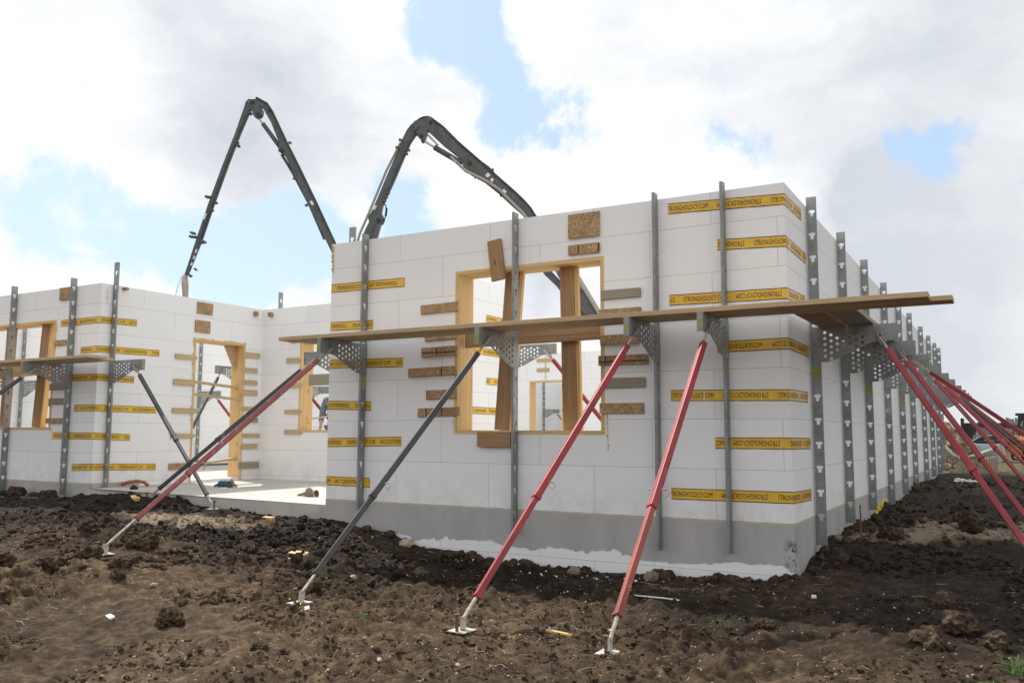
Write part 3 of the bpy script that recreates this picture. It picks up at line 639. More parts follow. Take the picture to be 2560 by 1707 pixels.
def brace(label, loc, rz, zb, zt, side=1, bz=1.80, foot=None, zfoot=-.4, colr='red', grp='wall braces', brk=True, strut=True, inner=.58, sticker=False, colr2=None, rodf=.94):
    """loc on the wall face, local +X points away from the wall; side=+1: web on the -Y local side, flanges toward +Y"""
    if foot and foot[1] < -.5 and loc[1] < .1: zfoot = zfoot if foot in [f_[:2] for f_ in FEET] else gz(*foot)+.01
    th = thing('wall_brace', label, 'wall brace', (loc[0], loc[1], zb), rz, grp); s = side
    mesh = post_mesh(zt-zb)
    o = MB().add_mesh(mesh, Matrix.Translation((.004, 0, 0)) @ XZ); h = zt-zb
    o.box(.0035, .0065, min(0, s*.03), max(0, s*.03), 0, h) if False else None
    o.obox((.0055, s*.0135, 0), (.0055, s*.0135, h), .022, .003, (0, 1, 0)); o.obox((.0975, s*.0135, 0), (.0975, s*.0135, h), .022, .003, (0, 1, 0))
    o.build('post', 'galv', th)
    if sticker or loc[1] in (.93, 4.5, 8.55) or loc[0] in (-4.80, -.54): MB().obox((.05, -s*.0035, bz-zb-.50), (.05, -s*.0035, bz-zb-.40), .08, .001, (1, 0, 0)).build('yellow_label', 'sticker', th)
    if brk:
        b_ = MB().add_mesh(bracket_mesh(), Matrix.Translation((.012, -s*.008, bz-zb)) @ XZ)
        b_.obox((.012, -s*.008+s*.025, bz-zb-.0015), (.79, -s*.008+s*.025, bz-zb-.0015), .045, .003, (0, 1, 0))
        b_.obox((.7935, -s*.008+s*.02, bz-zb-.165), (.7935, -s*.008+s*.02, bz-zb+.0), .055, .004, (0, 1, 0))
        b_.tube([(.62, -s*.03, bz-zb-.09), (.62, s*.03, bz-zb-.09)], .018, 10)
        b_.build('bracket', 'galv', th)
        MB().obox((.7965, -s*.008+s*.02, bz-zb-.13), (.7965, -s*.008+s*.02, bz-zb-.06), .045, .001, (0, 1, 0)).build('yellow_label', 'sticker', th)
    if strut:
        c_, s_ = math.cos(-rz), math.sin(-rz); dx, dy = foot[0]-loc[0], foot[1]-loc[1]
        ft = Vector((dx*c_-dy*s_, dx*s_+dy*c_, zfoot-zb+.06)); pin = Vector((.62, -s*.012, bz-zb-.10)); d = (ft-pin); L = d.length; n = d.normalized()
        P = lambda f_: pin+d*f_
        sd_ = Vector((-n.y, n.x, 0)).normalized()
        cl_ = MB()
        for k in (-.021, .021): cl_.obox(pin+sd_*k*.8-n*.025, pin+sd_*k*.8+n*(.15 if rz == 0 else .09), .046 if rz == 0 else .032, .005, n.cross(sd_))
        cl_.build('clevis', 'zinc', th)
        MB().tube([pin+n*.06, P(.09)], .012, 8).build('screw_rod', 'zinc', th); MB().tube([P(rodf-.01), P(.995)], .013, 8).build('screw_rod', 'zinc', th)
        wv = Vector((-.5*c_, -.5*s_, 1)) if False else Matrix.Rotation(-rz, 3, 'Z') @ Vector((-.5, 0, 1))
        ou = MB().obox(P(.075), P(inner), .051, .051, wv); ou.obox(P(inner-.012), P(inner), .06, .06, wv); ou.build('outer_tube', colr, th, bevel=.006)
        inn = MB().obox(P(inner), P(rodf), .043, .043, wv); inn.obox(P(rodf-.007), P(rodf), .052, .052, wv); inn.build('inner_tube', colr2 or colr, th, bevel=.005)
        pn = P(inner-.055); k_ = MB().tube([pn-sd_*.06, pn+sd_*.07], .006, 6)
        k_.tube([pn+sd_*.06, pn+sd_*.09+Vector((0, 0, -.02)), pn+sd_*.06+Vector((0, 0, -.06)), pn+sd_*.03+Vector((0, 0, -.03))], .003, 6); k_.build('lock_pin', 'zinc', th)
        fm = MB()
        f0 = ft-Vector((0, 0, .055)); hd = Vector((d.x, d.y, 0)).normalized(); tl = Vector((-hd.y, hd.x, 0))
        fm.obox(f0-tl*.065+Vector((0, 0, .0)), f0+tl*.065, .14, .006, hd)
        fm.obox(f0+Vector((0, 0, .0))-hd*.01, ft+Vector((0, 0, .03))-hd*.02, .05, .012, hd)
        fm.build('foot_plate', 'pale', th)
        MB().tube([f0+hd*.05+Vector((0, 0, -.12)), f0+hd*.05+Vector((0, 0, .10))], .011, 8).tube([f0+hd*.05+Vector((0, 0, .10)), f0+hd*.05+Vector((0, 0, .11))], .021, 8).build('stake', 'rust', th)
    return th
MY = -math.pi/2   # outward = -Y
brace('front wall brace left of the window with faded red strut reaching far left', (-4.80, -.004), MY, -.10, 3.10, -1, foot=(-5.14, -3.04), zfoot=-.275, inner=.69, rodf=.885, colr='red_faded', grp='braces on the front wall')
brace('brace with the dark grey strut, standing left of centre before the big window', (-2.765, -.004), MY, -.24, 3.105, -1, foot=(-2.87, -3.03), zfoot=-.46, inner=.69, colr='dark', grp='braces on the front wall')
brace('brace with red strut just right of the big window, foot near bottom centre', (-1.205, -.004), MY, -.30, 3.10, -1, foot=(-1.41, -3.11), zfoot=-.475, inner=.66, grp='braces on the front wall')
brace('front wall brace nearest the corner, red strut turning rusty orange below', (-.54, -.004), MY, -.285, 3.11, -1, foot=(-.46, -2.96), zfoot=-.525, inner=.66, colr2='red_rusty', grp='braces on the front wall')
brace('brace beside the porch whose black strut runs behind the faded red one', (-5.374, .42), math.pi, -.07, 3.36, -1, foot=(-8.42, -.08), zfoot=-.15, colr='dark', grp='braces around the porch')
brace('tall brace beside the wing corner, dark strut slanting to the slab edge', (-10.346, .56), 0, -.06, 3.40, 1, bz=1.86, foot=(-7.27, -.02), zfoot=-.21, colr='dark', grp='braces around the porch')
brace('brace on the wing front wall between window and corner, wood block behind its top', (-10.96, .362), MY, -.19, 3.17, -1, bz=1.80, foot=(-11.1, -2.6), zfoot=-.25, colr='dark', grp='braces on the wing front')
brace('brace at the far left edge standing across the wing window', (-12.56, .358), MY, -.19, 3.17, -1, bz=1.80, foot=(-12.8, -2.6), zfoot=-.25, colr='dark', grp='braces on the wing front')
ry = [.93, 2.66, 4.50, 6.55, 8.55, 10.45, 12.85, 14.9, 16.8, 18.3]
ang = [-55.5, -55, -2, -52, -45, -46, -38, -44, -30, -35]
ordn = ['nearest brace on the side wall, thick red strut in front of the others', 'second brace from the corner on the side wall, its red strut close behind the first', 'third brace from the corner on the side wall, with the highest and flattest red strut', 'fourth post from the corner on the side wall, yellow foam line beside it', 'fifth post from the corner on the side wall', 'sixth post from the corner on the side wall, small wood cleats beside it', 'seventh post from the corner on the side wall, with a black strut', 'eighth post from the corner on the side wall', 'ninth post from the corner, next to last on the side wall', 'last and farthest post on the side wall, by the far end']
for y, a, l_ in zip(ry, ang, ordn):
    fx, fy = .62+2.42*math.cos(R(a)), y+2.42*math.sin(R(a))
    brace(l_, (.006, y), 0, [-.28, -.22, -.21, -.27, -.24, -.25, -.2, -.2, -.2, -.2][ry.index(y)], 3.13, 1, bz=1.82, foot=(fx, fy), zfoot=gz(fx, fy)+.02, colr='dark' if y == 12.85 else 'red', grp='braces along the side wall')
brace('red strut brace inside the main room, seen through the big window', (-5.076, 3.83), 0, -.07, 3.3, 1, bz=2.14, foot=(-2.6, 3.7), zfoot=-.07, grp='braces inside the building')
brace('post rising behind the inner corner of the porch, only its top showing', (-10.25, 3.985), math.pi/2, -.07, 3.42, 1, bz=1.8, foot=(-10.25, 6.8), zfoot=-.07, grp='braces inside the building')
brace('brace on the outer wing wall seen through the wing window', (-15.985, 2.49), 0, -.07, 3.0, 1, foot=(-13.2, 2.4), zfoot=-.07, grp='braces inside the building', colr='dark')
brace('brace on the outer wing wall seen through the porch door, red strut', (-15.985, 7.0), 0, -.07, 3.1, 1, bz=1.78, foot=(-13.4, 6.9), zfoot=-.07, grp='braces inside the building')
brace('brace whose black strut crosses the porch doorway behind it', (-12.40, 5.196), MY, -.07, 3.0, 1, bz=2.13, foot=(-11.31, 2.48), zfoot=-.07, grp='braces inside the building', colr='dark')
brace('brace on the partition seen through the porch back window', (-12.306, 6.8), 0, -.07, 3.0, 1, strut=False, grp='braces inside the building')
brace('distant brace seen through the big window and the inner doorway', (-15.985, 25.5), 0, -.07, 3.0, 1, foot=(-13.4, 24.6), zfoot=-.07, grp='braces inside the building')
brace('farthest brace on the rear wall inside the doorway', (-13.3, 26.99), MY, -.07, 2.9, 1, foot=(-15.0, 24.6), zfoot=-.07, grp='braces inside the building')

# ------------------------------------------------------------------ scaffold planks
PZ = 1.8035
def plank(label, p0, p1, w_=.24, t_=.04, wd=(0, 1, 0), mt='plank', grp='walkway planks'):
    c_ = (Vector(p0)+Vector(p1))/2
    o = MB().obox(Vector(p0)-c_, Vector(p1)-c_, w_, t_, wd).build('scaffold_plank', mt, None, bevel=.003); o.location = c_
    return tag(o, label, 'plank', grp)
plank('long outer walkway plank resting on the front brackets, its edge toward the viewer', (-5.46, -.64, PZ+.022), (1.19, -.64, PZ+.022), .235, .042)
plank('inner walkway plank on the front brackets, its end sticking out furthest at right', (-5.40, -.385, PZ+.021), (1.34, -.385, PZ+.021), .235, .040)
plank('inner plank along the side wall, seen from below near the corner', (.22, -.22, PZ+.0), (.22, 5.1, PZ+.04), .235, .04, (1, 0, 0), 'lumber_dark').location.z = 1.846
plank('outer plank along the side wall, seen from below beside the inner one', (.475, -.22, 0), (.475, 5.3, 0), .235, .04, (1, 0, 0), 'grey_board').location.z = 1.846
plank('walkway plank on the wing front brackets at far left', (-14.6, -.25, PZ+.022), (-9.45, -.25, PZ+.022), .30, .042)
plank('rear walkway plank on the wing front brackets', (-14.6, .06, PZ+.022), (-9.7, .06, PZ+.022), .235, .040)
o = MB().obox((-.12, 0, 0), (.12, 0, 0), .09, .035, (0, 1, 0)).build('scrap_board', 'lumber_dark', None, bevel=.002); o.location = (.50, -.45, PZ+.060)
tag(o, 'small reddish wood offcut lying on the walkway planks past the corner', 'wood scrap')
o = MB().obox((-.20, 0, 0), (.20, 0, 0), .09, .02, (0, 1, 0)).build('scrap_board', 'lumber_dark', None, bevel=.002); o.location = (.17, -.40, PZ+.052)
tag(o, 'thin brown board lying flat on the walkway planks above the corner', 'wood scrap')

# ------------------------------------------------------------------ concrete pump boom
P0 = Vector((-25.2, 14, 0)); DD = Vector((13.4, 8, 0)).normalized(); UP = Vector((0, 0, 1)); NN = DD.cross(UP)
CPB = thing('concrete_pump', 'grey concrete pump boom folded in two tall peaks above the building', 'concrete pump', tuple(P0+DD*19.2+Vector((0, 0, -.35))))
off = -CPB.location
def bpoly(pl, depth, shift=0): return MB().prism(pl, P0+off+NN*shift, DD, UP, depth)
def bpt(p, sh=0): return P0+off+DD*p[0]+UP*p[1]+NN*sh
bpoly([(1.97, 13.37), (2.17, 13.58), (2.46, 13.65), (2.71, 13.52), (2.61, 13.27), (2.39, 13.38), (2.19, 13.18), (1.85, 12.27), (1.42, 11.0), (0.93, 9.42), (0.54, 8.07), (0.07, 6.74), (-0.16, 6.52), (-0.04, 6.79), (0.35, 8.18), (0.74, 9.53), (1.21, 11.0), (1.64, 12.26)], .14).build('tip_section', 'boom', CPB)
bpoly([(2.46, 13.65), (2.9, 13.41), (3.1, 13.11), (3.66, 11.95), (4.17, 10.97), (4.9, 9.51), (5.65, 7.95), (6.15, 6.9), (6.7, 6.4), (6.5, 6.1), (5.9, 6.6), (5.48, 7.63), (5.26, 8.05), (4.64, 9.29), (4.03, 10.53), (3.63, 11.32), (3.36, 11.51), (3.4, 11.79), (3.06, 12.61), (2.72, 13.19), (2.39, 13.43)], .16, .16).build('boom_section', 'boom', CPB)
bpoly([(2.25, 13.26), (2.45, 13.4), (2.69, 13.16), (2.67, 12.96), (2.52, 12.81), (2.36, 12.91)], .34, .1).build('knuckle_link', 'boom', CPB)
MB().tube([bpt((2.55, 12.82), .1), bpt((2.71, 12.62), .1)], .04).build('cylinder_rod', 'chrome', CPB)
MB().tube([bpt((2.71, 12.62), .1), bpt((3.41, 11.68), .1)], .085).build('hydraulic_cylinder', 'boom', CPB)
MB().tube([bpt((3.47, 11.4), .1), bpt((3.91, 10.7), .1), bpt((4.59, 9.45), .1), bpt((5.2, 8.1), .1)], .055).build('delivery_pipe', 'boom', CPB)
MB().tube([bpt((-.08, 6.7)), bpt((-.05, 6.35)), bpt((-.02, 5.94)), bpt((.02, 4.5)), bpt((.0, 3.2))], [.10, .13, .11, .11, .11]).build('end_hose', 'zinc', CPB, smooth=True)
MB().tube([bpt((-.16, 6.6), .1), bpt((-.32, 6.1), .1), bpt((-.45, 5.2), .1)], .012).build('guide_rope', 'pale', CPB)
for (x, z, l_) in ((.84, 9.71, -.25), (.35, 8.15, -.30), (.95, 9.5, .08), (1.66, 11.9, .1), (1.72, 11.75, .1), (2.13, 13.05, .1), (.42, 7.95, .24), (.25, 8.3, -.16), (.80, 9.2, .1), (.3, 6.9, .05), (.1, 6.65, .08)):
    MB().obox(bpt((x, z)), bpt((x+l_, z+.03)), .07, .24, (0, 0, 1)).build('pipe_clamp', 'boom', CPB)
bpoly([(8.58, 12.77), (8.44, 12.66), (8.27, 12.44), (8.13, 12.14), (7.86, 11.44), (7.52, 10.6), (7.22, 9.8), (6.95, 9.15), (6.83, 8.97), (6.88, 8.79), (6.7, 8.39), (6.46, 7.32), (6.3, 6.2), (6.7, 6.2), (6.77, 7.32), (7.1, 8.64), (7.41, 8.72), (7.48, 8.9), (7.35, 9.15), (7.4, 9.44), (7.57, 9.84), (7.81, 10.39), (8.14, 11.23), (8.42, 11.93), (8.63, 12.26), (8.84, 12.52)], .2).build('boom_section', 'boom', CPB)
bpoly([(7.14, 8.63), (7.34, 8.69), (7.2, 8.14), (7.0, 7.5), (6.7, 6.4), (6.5, 6.5), (6.84, 7.53), (7.01, 8.14)], .3, .05).build('boom_lug', 'boom', CPB)
MB().tube([bpt((p[0]-.06, p[1]), -.2) for p in [(8.06, 12.03), (7.51, 10.86), (6.9, 9.25), (6.55, 8.39), (6.2, 6.9)]], .05).build('delivery_pipe', 'zinc', CPB)
bpoly([(8.55, 12.7), (8.83, 12.79), (9.15, 12.91), (9.26, 12.85), (9.69, 12.53), (10.27, 11.94), (11.13, 11.18), (11.49, 10.91), (11.7, 10.67), (12.49, 9.97), (12.84, 9.63), (13.09, 9.34), (13.23, 9.11),
       (14.69, 7.02), (15.68, 5.37), (16.85, 3.54), (17.9, 2.2), (17.3, 1.9), (16.24, 3.08), (15.42, 4.88), (15.04, 5.37), (14.69, 5.7), (13.82, 7.29), (12.77, 9.07), (12.38, 9.41), (11.85, 9.91), (11.31, 10.34), (10.78, 10.63), (10.46, 10.99), (10.38, 11.25), (10.24, 11.36), (9.7, 11.79), (9.16, 12.3), (8.8, 12.52), (8.59, 12.29)], .22, .2).build('boom_section', 'boom', CPB)
bpoly([(13.57, 6.9), (13.88, 6.93), (14.39, 6.39), (14.8, 5.91), (15.48, 5.16), (19.0, 2.3), (18.7, 1.9), (15.27, 4.75), (14.8, 5.53), (14.39, 5.98), (14.09, 6.39), (13.64, 6.82)], .25, -.12).build('boom_section', 'boom', CPB)
bpoly([(8.63, 12.26), (8.84, 12.52), (9.09, 12.37), (8.99, 11.97), (8.86, 11.93), (8.77, 12.11)], .4, .15).build('knuckle_link', 'boom', CPB)
MB().tube([bpt((8.95, 11.97), .2), bpt((9.35, 11.71), .2)], .045).tube([bpt((9.07, 12.23), .2), bpt((9.49, 11.79), .2)], .045).build('cylinder_rod', 'chrome', CPB)
MB().tube([bpt((9.35, 11.71), .2), bpt((10.42, 11.08), .2)], .11).build('hydraulic_cylinder', 'boom', CPB)
MB().tube([bpt(p, .38) for p in [(9.99, 11.28), (10.56, 10.74), (11.42, 10.31), (11.85, 10.02), (12.2, 9.66), (12.77, 9.1), (13.9, 7.5)]], .06).build('delivery_pipe', 'zinc', CPB)
MB().tube([bpt((14.72, 6.85), .42), bpt((15.7, 5.2), .42), bpt((16.6, 3.7), .42)], .09).build('delivery_pipe', 'zinc', CPB)
MB().tube([bpt(p, 0) for p in [(8.45, 12.5), (8.51, 12.64), (8.62, 12.81), (8.76, 12.92), (8.9, 12.98), (9.05, 13.0), (9.17, 12.95), (9.28, 12.82)]], .035).tube([bpt(p, 0) for p in [(1.98, 13.3), (2.0, 13.5), (2.1, 13.62), (2.25, 13.6)]], .03).build('hydraulic_hose', 'rubber', CPB)
for (x, z, w_, l_, an, sh) in ((11.42, 10.58, .16, .14, -40, .18), (11.58, 10.40, .12, .12, -40, .18), (7.09, 9.33, .1, .18, 60, -.2), (4.72, 9.46, .1, .17, -60, .12), (15.0, 6.3, .1, .2, -58, .18), (.35, 7.6, .07, .14, 70, -.12), (.28, 7.35, .07, .12, 70, -.12), (.2, 7.1, .07, .12, 70, -.12), (.62, 8.95, .08, .25, 70, -.12), (12.05, 9.95, .13, .16, -45, .18)):
    a = R(an); c_ = bpt((x, z), .1 if x < 1 else .125 if 6 < x < 8 else .26 if x < 6 else .33); v_ = DD*math.cos(a)+UP*math.sin(a); MB().obox(c_-v_*l_/2, c_+v_*l_/2, w_, .012, v_.cross(NN)).build('white_decal', 'white_paint', CPB)
rb = MB()
def rib(pl, sh, r_=.028):
    for a, b_ in zip(pl[:-1], pl[1:]): rb.obox(bpt(a, sh), bpt(b_, sh), r_*2, .05, (0, 0, 1))
rib([(2.45, 13.6), (2.9, 13.36), (3.08, 13.08), (3.63, 11.93), (4.14, 10.95), (4.87, 9.49), (5.62, 7.95)], .26)
rib([(9.24, 12.80), (9.67, 12.48), (10.25, 11.89), (11.11, 11.13), (11.68, 10.62), (12.47, 9.92), (12.82, 9.58), (13.07, 9.29), (13.21, 9.06), (14.6, 6.98)], .33)
rib([(8.60, 12.2), (8.38, 11.85), (8.10, 11.2), (7.77, 10.36), (7.53, 9.82)], .13); rib([(.5, 8.1), (.9, 9.42), (1.39, 11.0), (1.82, 12.27), (2.16, 13.15)], .09, .02)
rb.build('box_beam_flanges', 'boom_edge', CPB)
for (x, z, sh, r_) in ((8.72, 12.55, .25, .11), (2.32, 13.42, .2, .08), (10.72, 11.05, .33, .08), (3.52, 11.5, .25, .07), (8.86, 12.1, .36, .07), (7.25, 8.85, .14, .07), (2.98, 13.1, .25, .05), (9.2, 12.65, .33, .06), (2.55, 12.95, .28, .05)):
    MB().tube([bpt((x, z), sh-.1), bpt((x, z), sh+.04)], r_, 14).build('pivot_pin', 'black_eq', CPB)
for (x, z, l_) in ((8.3, 11.6, .12), (8.22, 11.45, .12), (7.55, 9.9, .12), (7.48, 9.75, .12), (7.42, 9.6, .12), (7.98, 12.0, .14), (7.86, 11.7, .14), (10.9, 10.65, -.1), (11.0, 10.55, -.1), (11.15, 10.5, -.1), (12.1, 9.85, -.22), (11.55, 10.85, .1), (4.1, 10.45, -.14), (4.55, 9.4, -.1), (3.75, 11.85, .1)):
    MB().obox(bpt((x, z), .2), bpt((x+l_, z-.03), .2), .07, .12, (0, 0, 1)).build('pipe_clamp', 'boom', CPB)
MB().tube([bpt(p, .2) for p in [(7.42, 9.55), (7.52, 9.4), (7.56, 9.15), (7.5, 8.9), (7.42, 8.78)]], .022).tube([bpt((7.56, 9.3), .2), bpt((7.53, 8.98), .2)], .04).build('hydraulic_hose', 'rubber', CPB)
# truck behind the building carrying the boom
tk = MB(); bb = P0+off+DD*19.2
tk.tube([bb+Vector((0, 0, .9)), bb+Vector((0, 0, 2.4))], .45, 16).build('turret', 'boom', CPB)
MB().obox(bb-DD*1.5+UP*.95, bb+DD*6+UP*.95, 1.1, .5, NN).build('chassis', 'black_eq', CPB, bevel=.02)
MB().obox(bb+DD*6.1+UP*1.9, bb+DD*8.2+UP*1.9, 2.4, 1.9, NN).build('cab', 'white_paint', CPB, bevel=.08)
for k in (-.6, .8, 5.0, 7.0):
    for sgn in (-1, 1): MB().tube([bb+DD*k+NN*sgn*.75+UP*.52, bb+DD*k+NN*sgn*1.1+UP*.52], .52, 20).build('wheel', 'rubber', CPB)

# ------------------------------------------------------------------ far right: pile, fence, car, trailer, loader
def blobmesh(name, mt, items, lab=None, cat=None, kind=None, loc=(0, 0, 0), group=None, smooth=False):
    o = MB()
    for it in items: o.blob(*it)
    ob = o.build(name, mt, None, smooth=smooth); ob.location = loc; return tag(ob, lab, cat, group, kind)
rg = random.Random(3)
items = [((0, 0, .1), .95, 4, .14, (1.3, 1.1, 1.25), 1)]
for k in range(520):
    a = rg.uniform(0, 6.28); rr_ = rg.random()**.6; z = (1-rr_)*1.25+.02
    items.append(((1.45*rr_*math.cos(a), 1.2*rr_*math.sin(a), z), rg.uniform(.04, .13), 1, .4, (1, .9, .75), k, rg.uniform(0, 3)))
blobmesh('dirt_pile', 'pile', items, 'heap of clods and tan rocks behind the far end of the side wall', 'dirt pile', loc=(-.55, 24.0, -.3))
# slatted snow fence sagging
sf = thing('slatted_fence', 'bent slatted fence piece with pale sagging top rail beyond the side wall', 'fence', (.25, 19.4, -.28))
pts = [Vector((-.25, 0, .78)), Vector((.0, -.05, .50)), Vector((.18, -.05, .40)), Vector((.40, 0, .46)), Vector((.62, .1, .52)), Vector((.85, .3, .62)), Vector((1.05, .5, .68))]
r_ = MB()
for a, b_ in zip(pts[:-1], pts[1:]): r_.obox(a, b_, .05, .07, (0, 0, 1))
r_.obox((-.35, -.1, .02), (-.12, -.2, .0), .06, .05, (0, 0, 1)); r_.build('top_rail', 'pale', sf)
s_ = MB()
for k in range(26):
    f_ = k/25*5.99; i = int(f_); p = pts[i].lerp(pts[i+1], f_-i); ww = .018 if k < 7 else .034
    s_.obox((p.x-.02, p.y, 0), (p.x, p.y, p.z-.02), ww, .012, (1, 0, 0))
s_.build('slats', 'grey_board', sf)
# car
car = thing('parked_car', 'silver car parked beyond the side wall, seen between the red struts', 'car', (.45, 50, -.74), R(-4))
prof = [(-1.9, .35), (-1.95, .75), (-1.6, .95), (-.95, 1.02), (-.35, 1.42), (.5, 1.52), (1.3, 1.42), (1.85, 1.05), (2.3, .98), (2.4, .6), (2.35, .35)]
body = [(-2.05, .32), (-2.08, .72), (-1.75, .92), (-1.0, 1.0), (2.3, 1.02), (2.42, .62), (2.38, .32)]
MB().prism(body, (0, 0, 0), (1, 0, 0), (0, 0, 1), 1.75).build('body', 'silver', car, bevel=.06)
MB().prism([(-1.0, 1.0), (-.3, 1.40), (.4, 1.47), (1.3, 1.42), (2.0, 1.02)], (0, 0, 0), (1, 0, 0), (0, 0, 1), 1.46).build('cabin', 'glass', car, bevel=.03)
MB().prism([(-1.02, 1.03), (-.35, 1.44), (.4, 1.53), (1.35, 1.47), (2.05, 1.08), (1.98, 1.02), (1.3, 1.41), (.4, 1.465), (-.3, 1.39), (-.92, 1.0)], (0, 0, 0), (1, 0, 0), (0, 0, 1), 1.5).build('roof', 'silver', car)
for x in (-1.35, 1.5):
    for y in (-.78, .78):
        wh = MB().tube([(x, y-.1, .32), (x, y+.1, .32)], .32, 20).build('wheel', 'rubber', car); MB().tube([(x, y-.11, .32), (x, y+.11, .32)], .18, 12).build('rim', 'chrome', wh)
MB().obox((-.75, -.95, .98), (-.55, -.95, .98), .14, .1, (0, 0, 1)).build('mirror', 'silver', car, bevel=.02)
MB().obox((-2.09, -.6, .72), (-2.0, -.6, .72), .13, .3, (0, 0, 1)).build('headlight', 'white_paint', car)
# gooseneck trailer
tr = thing('trailer', 'black gooseneck trailer with raised beam behind the silver car', 'trailer', (-1.0, 57, -.5), 0)
MB().prism([(0, 1.25), (.2, 2.05), (2.6, 2.05), (3.45, 1.85), (3.5, 1.2), (3.3, 1.2), (3.2, 1.68), (2.5, 1.72), (1.0, 1.72), (.55, 1.0)], (-.2, 0, 0), (1, 0, 0), (0, 0, 1), .35).build('gooseneck_beam', 'black_eq', tr)
MB().obox((-4, 0, .85), (.4, 0, .85), 2.1, .22, (0, 1, 0)).build('deck', 'black_eq', tr)
MB().box(-.2, -.05, -.9, .9, .9, 2.35).build('headboard', 'black_eq', tr)
for x in (-2.6, -1.7):
    for y in (-.95, .95): MB().tube([(x, y-.12, .4), (x, y+.12, .4)], .4, 18).build('wheel', 'rubber', tr)
# skid steer loader
ld = thing('skid_steer_loader', 'yellow skid steer loader cut off by the right edge of the photo', 'loader', (2.30, 36.5, -.42), 0)
MB().prism([(-.95, .95), (-.95, 1.12), (-.75, 1.18), (1.3, 1.25), (1.3, .35), (-.3, .3), (-.9, .38)], (0, 0, 0), (1, 0, 0), (0, 0, 1), 1.0).build('body', 'yellow_eq', ld, bevel=.03)
ar = MB()
for y in (-.72, .72): ar.prism([(-1.1, .75), (-1.08, 1.02), (-.8, 1.12), (1.5, 1.30), (1.5, 1.08), (-.7, .92), (-.9, .72)], (0, y, 0), (1, 0, 0), (0, 0, 1), .14)
ar.build('lift_arms', 'yellow_eq', ld)
cb = MB()
for x, y in ((-.35, -.5), (-.35, .5), (.8, -.5), (.8, .5)): cb.obox((x, y, 1.2), (x+.05, y, 2.05), .09, .09, (1, 0, 0))
cb.box(-.45, .95, -.58, .58, 2.05, 2.14); cb.tube([(-.3, -.5, 1.2), (-.38, -.5, 1.6), (-.2, -.5, 1.98), (.1, -.5, 2.06)], .07, 8); cb.build('cab', 'black_eq', ld)
MB().box(-.2, .7, -.42, .42, 1.22, 2.0).build('cab_glass', 'glass', ld)
for x in (.12, 1.0):
    for y in (-.68, .68): MB().tube([(x, y-.14, .38), (x, y+.14, .38)], .38, 18).build('wheel', 'rubber', ld)
MB().prism([(-1.85, .02), (-1.8, .12), (-1.25, .25), (-1.1, .75), (-1.02, .75), (-1.05, .0)], (0, 0, 0), (1, 0, 0), (0, 0, 1), 1.6).build('bucket', 'zinc', ld)
tm = text_mesh('DEERE', .2, 1.05)
MB().add_mesh(tm, Matrix.Translation((-.58, -.794, .975)) @ Matrix.Rotation(R(4), 4, 'Y').inverted() @ Matrix(((1, 0, 0, 0), (0, 0, -1, 0), (0, 1, 0, 0), (0, 0, 0, 1)))).build('lettering', 'white_paint', ld)
# far treeline
tl = MB(); rg = random.Random(5)
for k in range(700):
    x = rg.uniform(-260, 190); y = 230+rg.uniform(-8, 8); hgt_ = (3.4+1.2*math.sin(x*.05)+.9*math.sin(x*.21+1)+rg.uniform(-1, 1.2))
    for j in range(4):
        a = rg.uniform(0, 3.14); s_ = rg.uniform(.3, 1)*hgt_; dx, dy = math.cos(a)*1.4, math.sin(a)*1.4; xo = x+rg.uniform(-1.5, 1.5); o_ = len(tl.v)
        tl.v += [Vector((xo-dx, y-dy, -.6)), Vector((xo+dx, y+dy, -.6)), Vector((xo+dx*rg.uniform(.1, .9), y, s_*rg.uniform(.8, 1))), Vector((xo-dx*rg.uniform(.1, .9), y, s_))]; tl.face([o_, o_+1, o_+2, o_+3])
tag(tl.build('far_treeline', 'bark'), 'low grey line of bare trees on the horizon', 'trees', kind='stuff')

# ------------------------------------------------------------------ person behind the porch window
per = thing('person', 'person in a plaid shirt and jeans standing inside, half hidden behind the wall', 'person', (-9.44, 4.75, -.072), R(205))
def skin_fig(name, verts, edges, radii, mt, parent, sub=2):
    me_ = bpy.data.meshes.new(name); me_.from_pydata(verts, edges, []); me_.materials.append(M[mt])
    ob = bpy.data.objects.new(name, me_); col.objects.link(ob); ob.parent = parent
    sk = ob.modifiers.new('skin', 'SKIN'); sk.use_smooth_shade = True; ob.modifiers.new('sub', 'SUBSURF').render_levels = sub
    ob.modifiers['sub'].levels = 1
    for v, r_ in zip(me_.skin_vertices[0].data, radii): v.radius = r_ if hasattr(r_, '__len__') else (r_, r_)
    me_.skin_vertices[0].data[0].use_root = True; return ob
# body surface: pelvis root, spine, neck, head, arms with hands, legs with feet
bv = [(0, 0, .98), (0, 0, 1.22), (0, .01, 1.42), (0, .02, 1.56), (0, .03, 1.66), (0, .03, 1.76), (.2, .0, 1.46), (.27, .02, 1.18), (.24, .17, 1.0), (.22, .23, .96), (-.2, 0, 1.46), (-.28, .02, 1.18), (-.25, .18, 1.02), (-.23, .24, .98), (.1, 0, .90), (.12, .02, .5), (.13, -.02, .1), (.13, .12, .05), (-.1, 0, .90), (-.12, .03, .5), (-.13, -.02, .1), (-.13, .12, .05)]
be = [(0, 1), (1, 2), (2, 3), (3, 4), (4, 5), (2, 6), (6, 7), (7, 8), (8, 9), (2, 10), (10, 11), (11, 12), (12, 13), (0, 14), (14, 15), (15, 16), (16, 17), (0, 18), (18, 19), (19, 20), (20, 21)]
brd = [(.15, .11), (.14, .10), (.16, .11), .055, .085, .09, .06, .045, .033, .03, .06, .045, .033, .03, .09, .062, .045, .04, .09, .062, .045, .04]
skin_fig('body', bv, be, brd, 'skin', per)
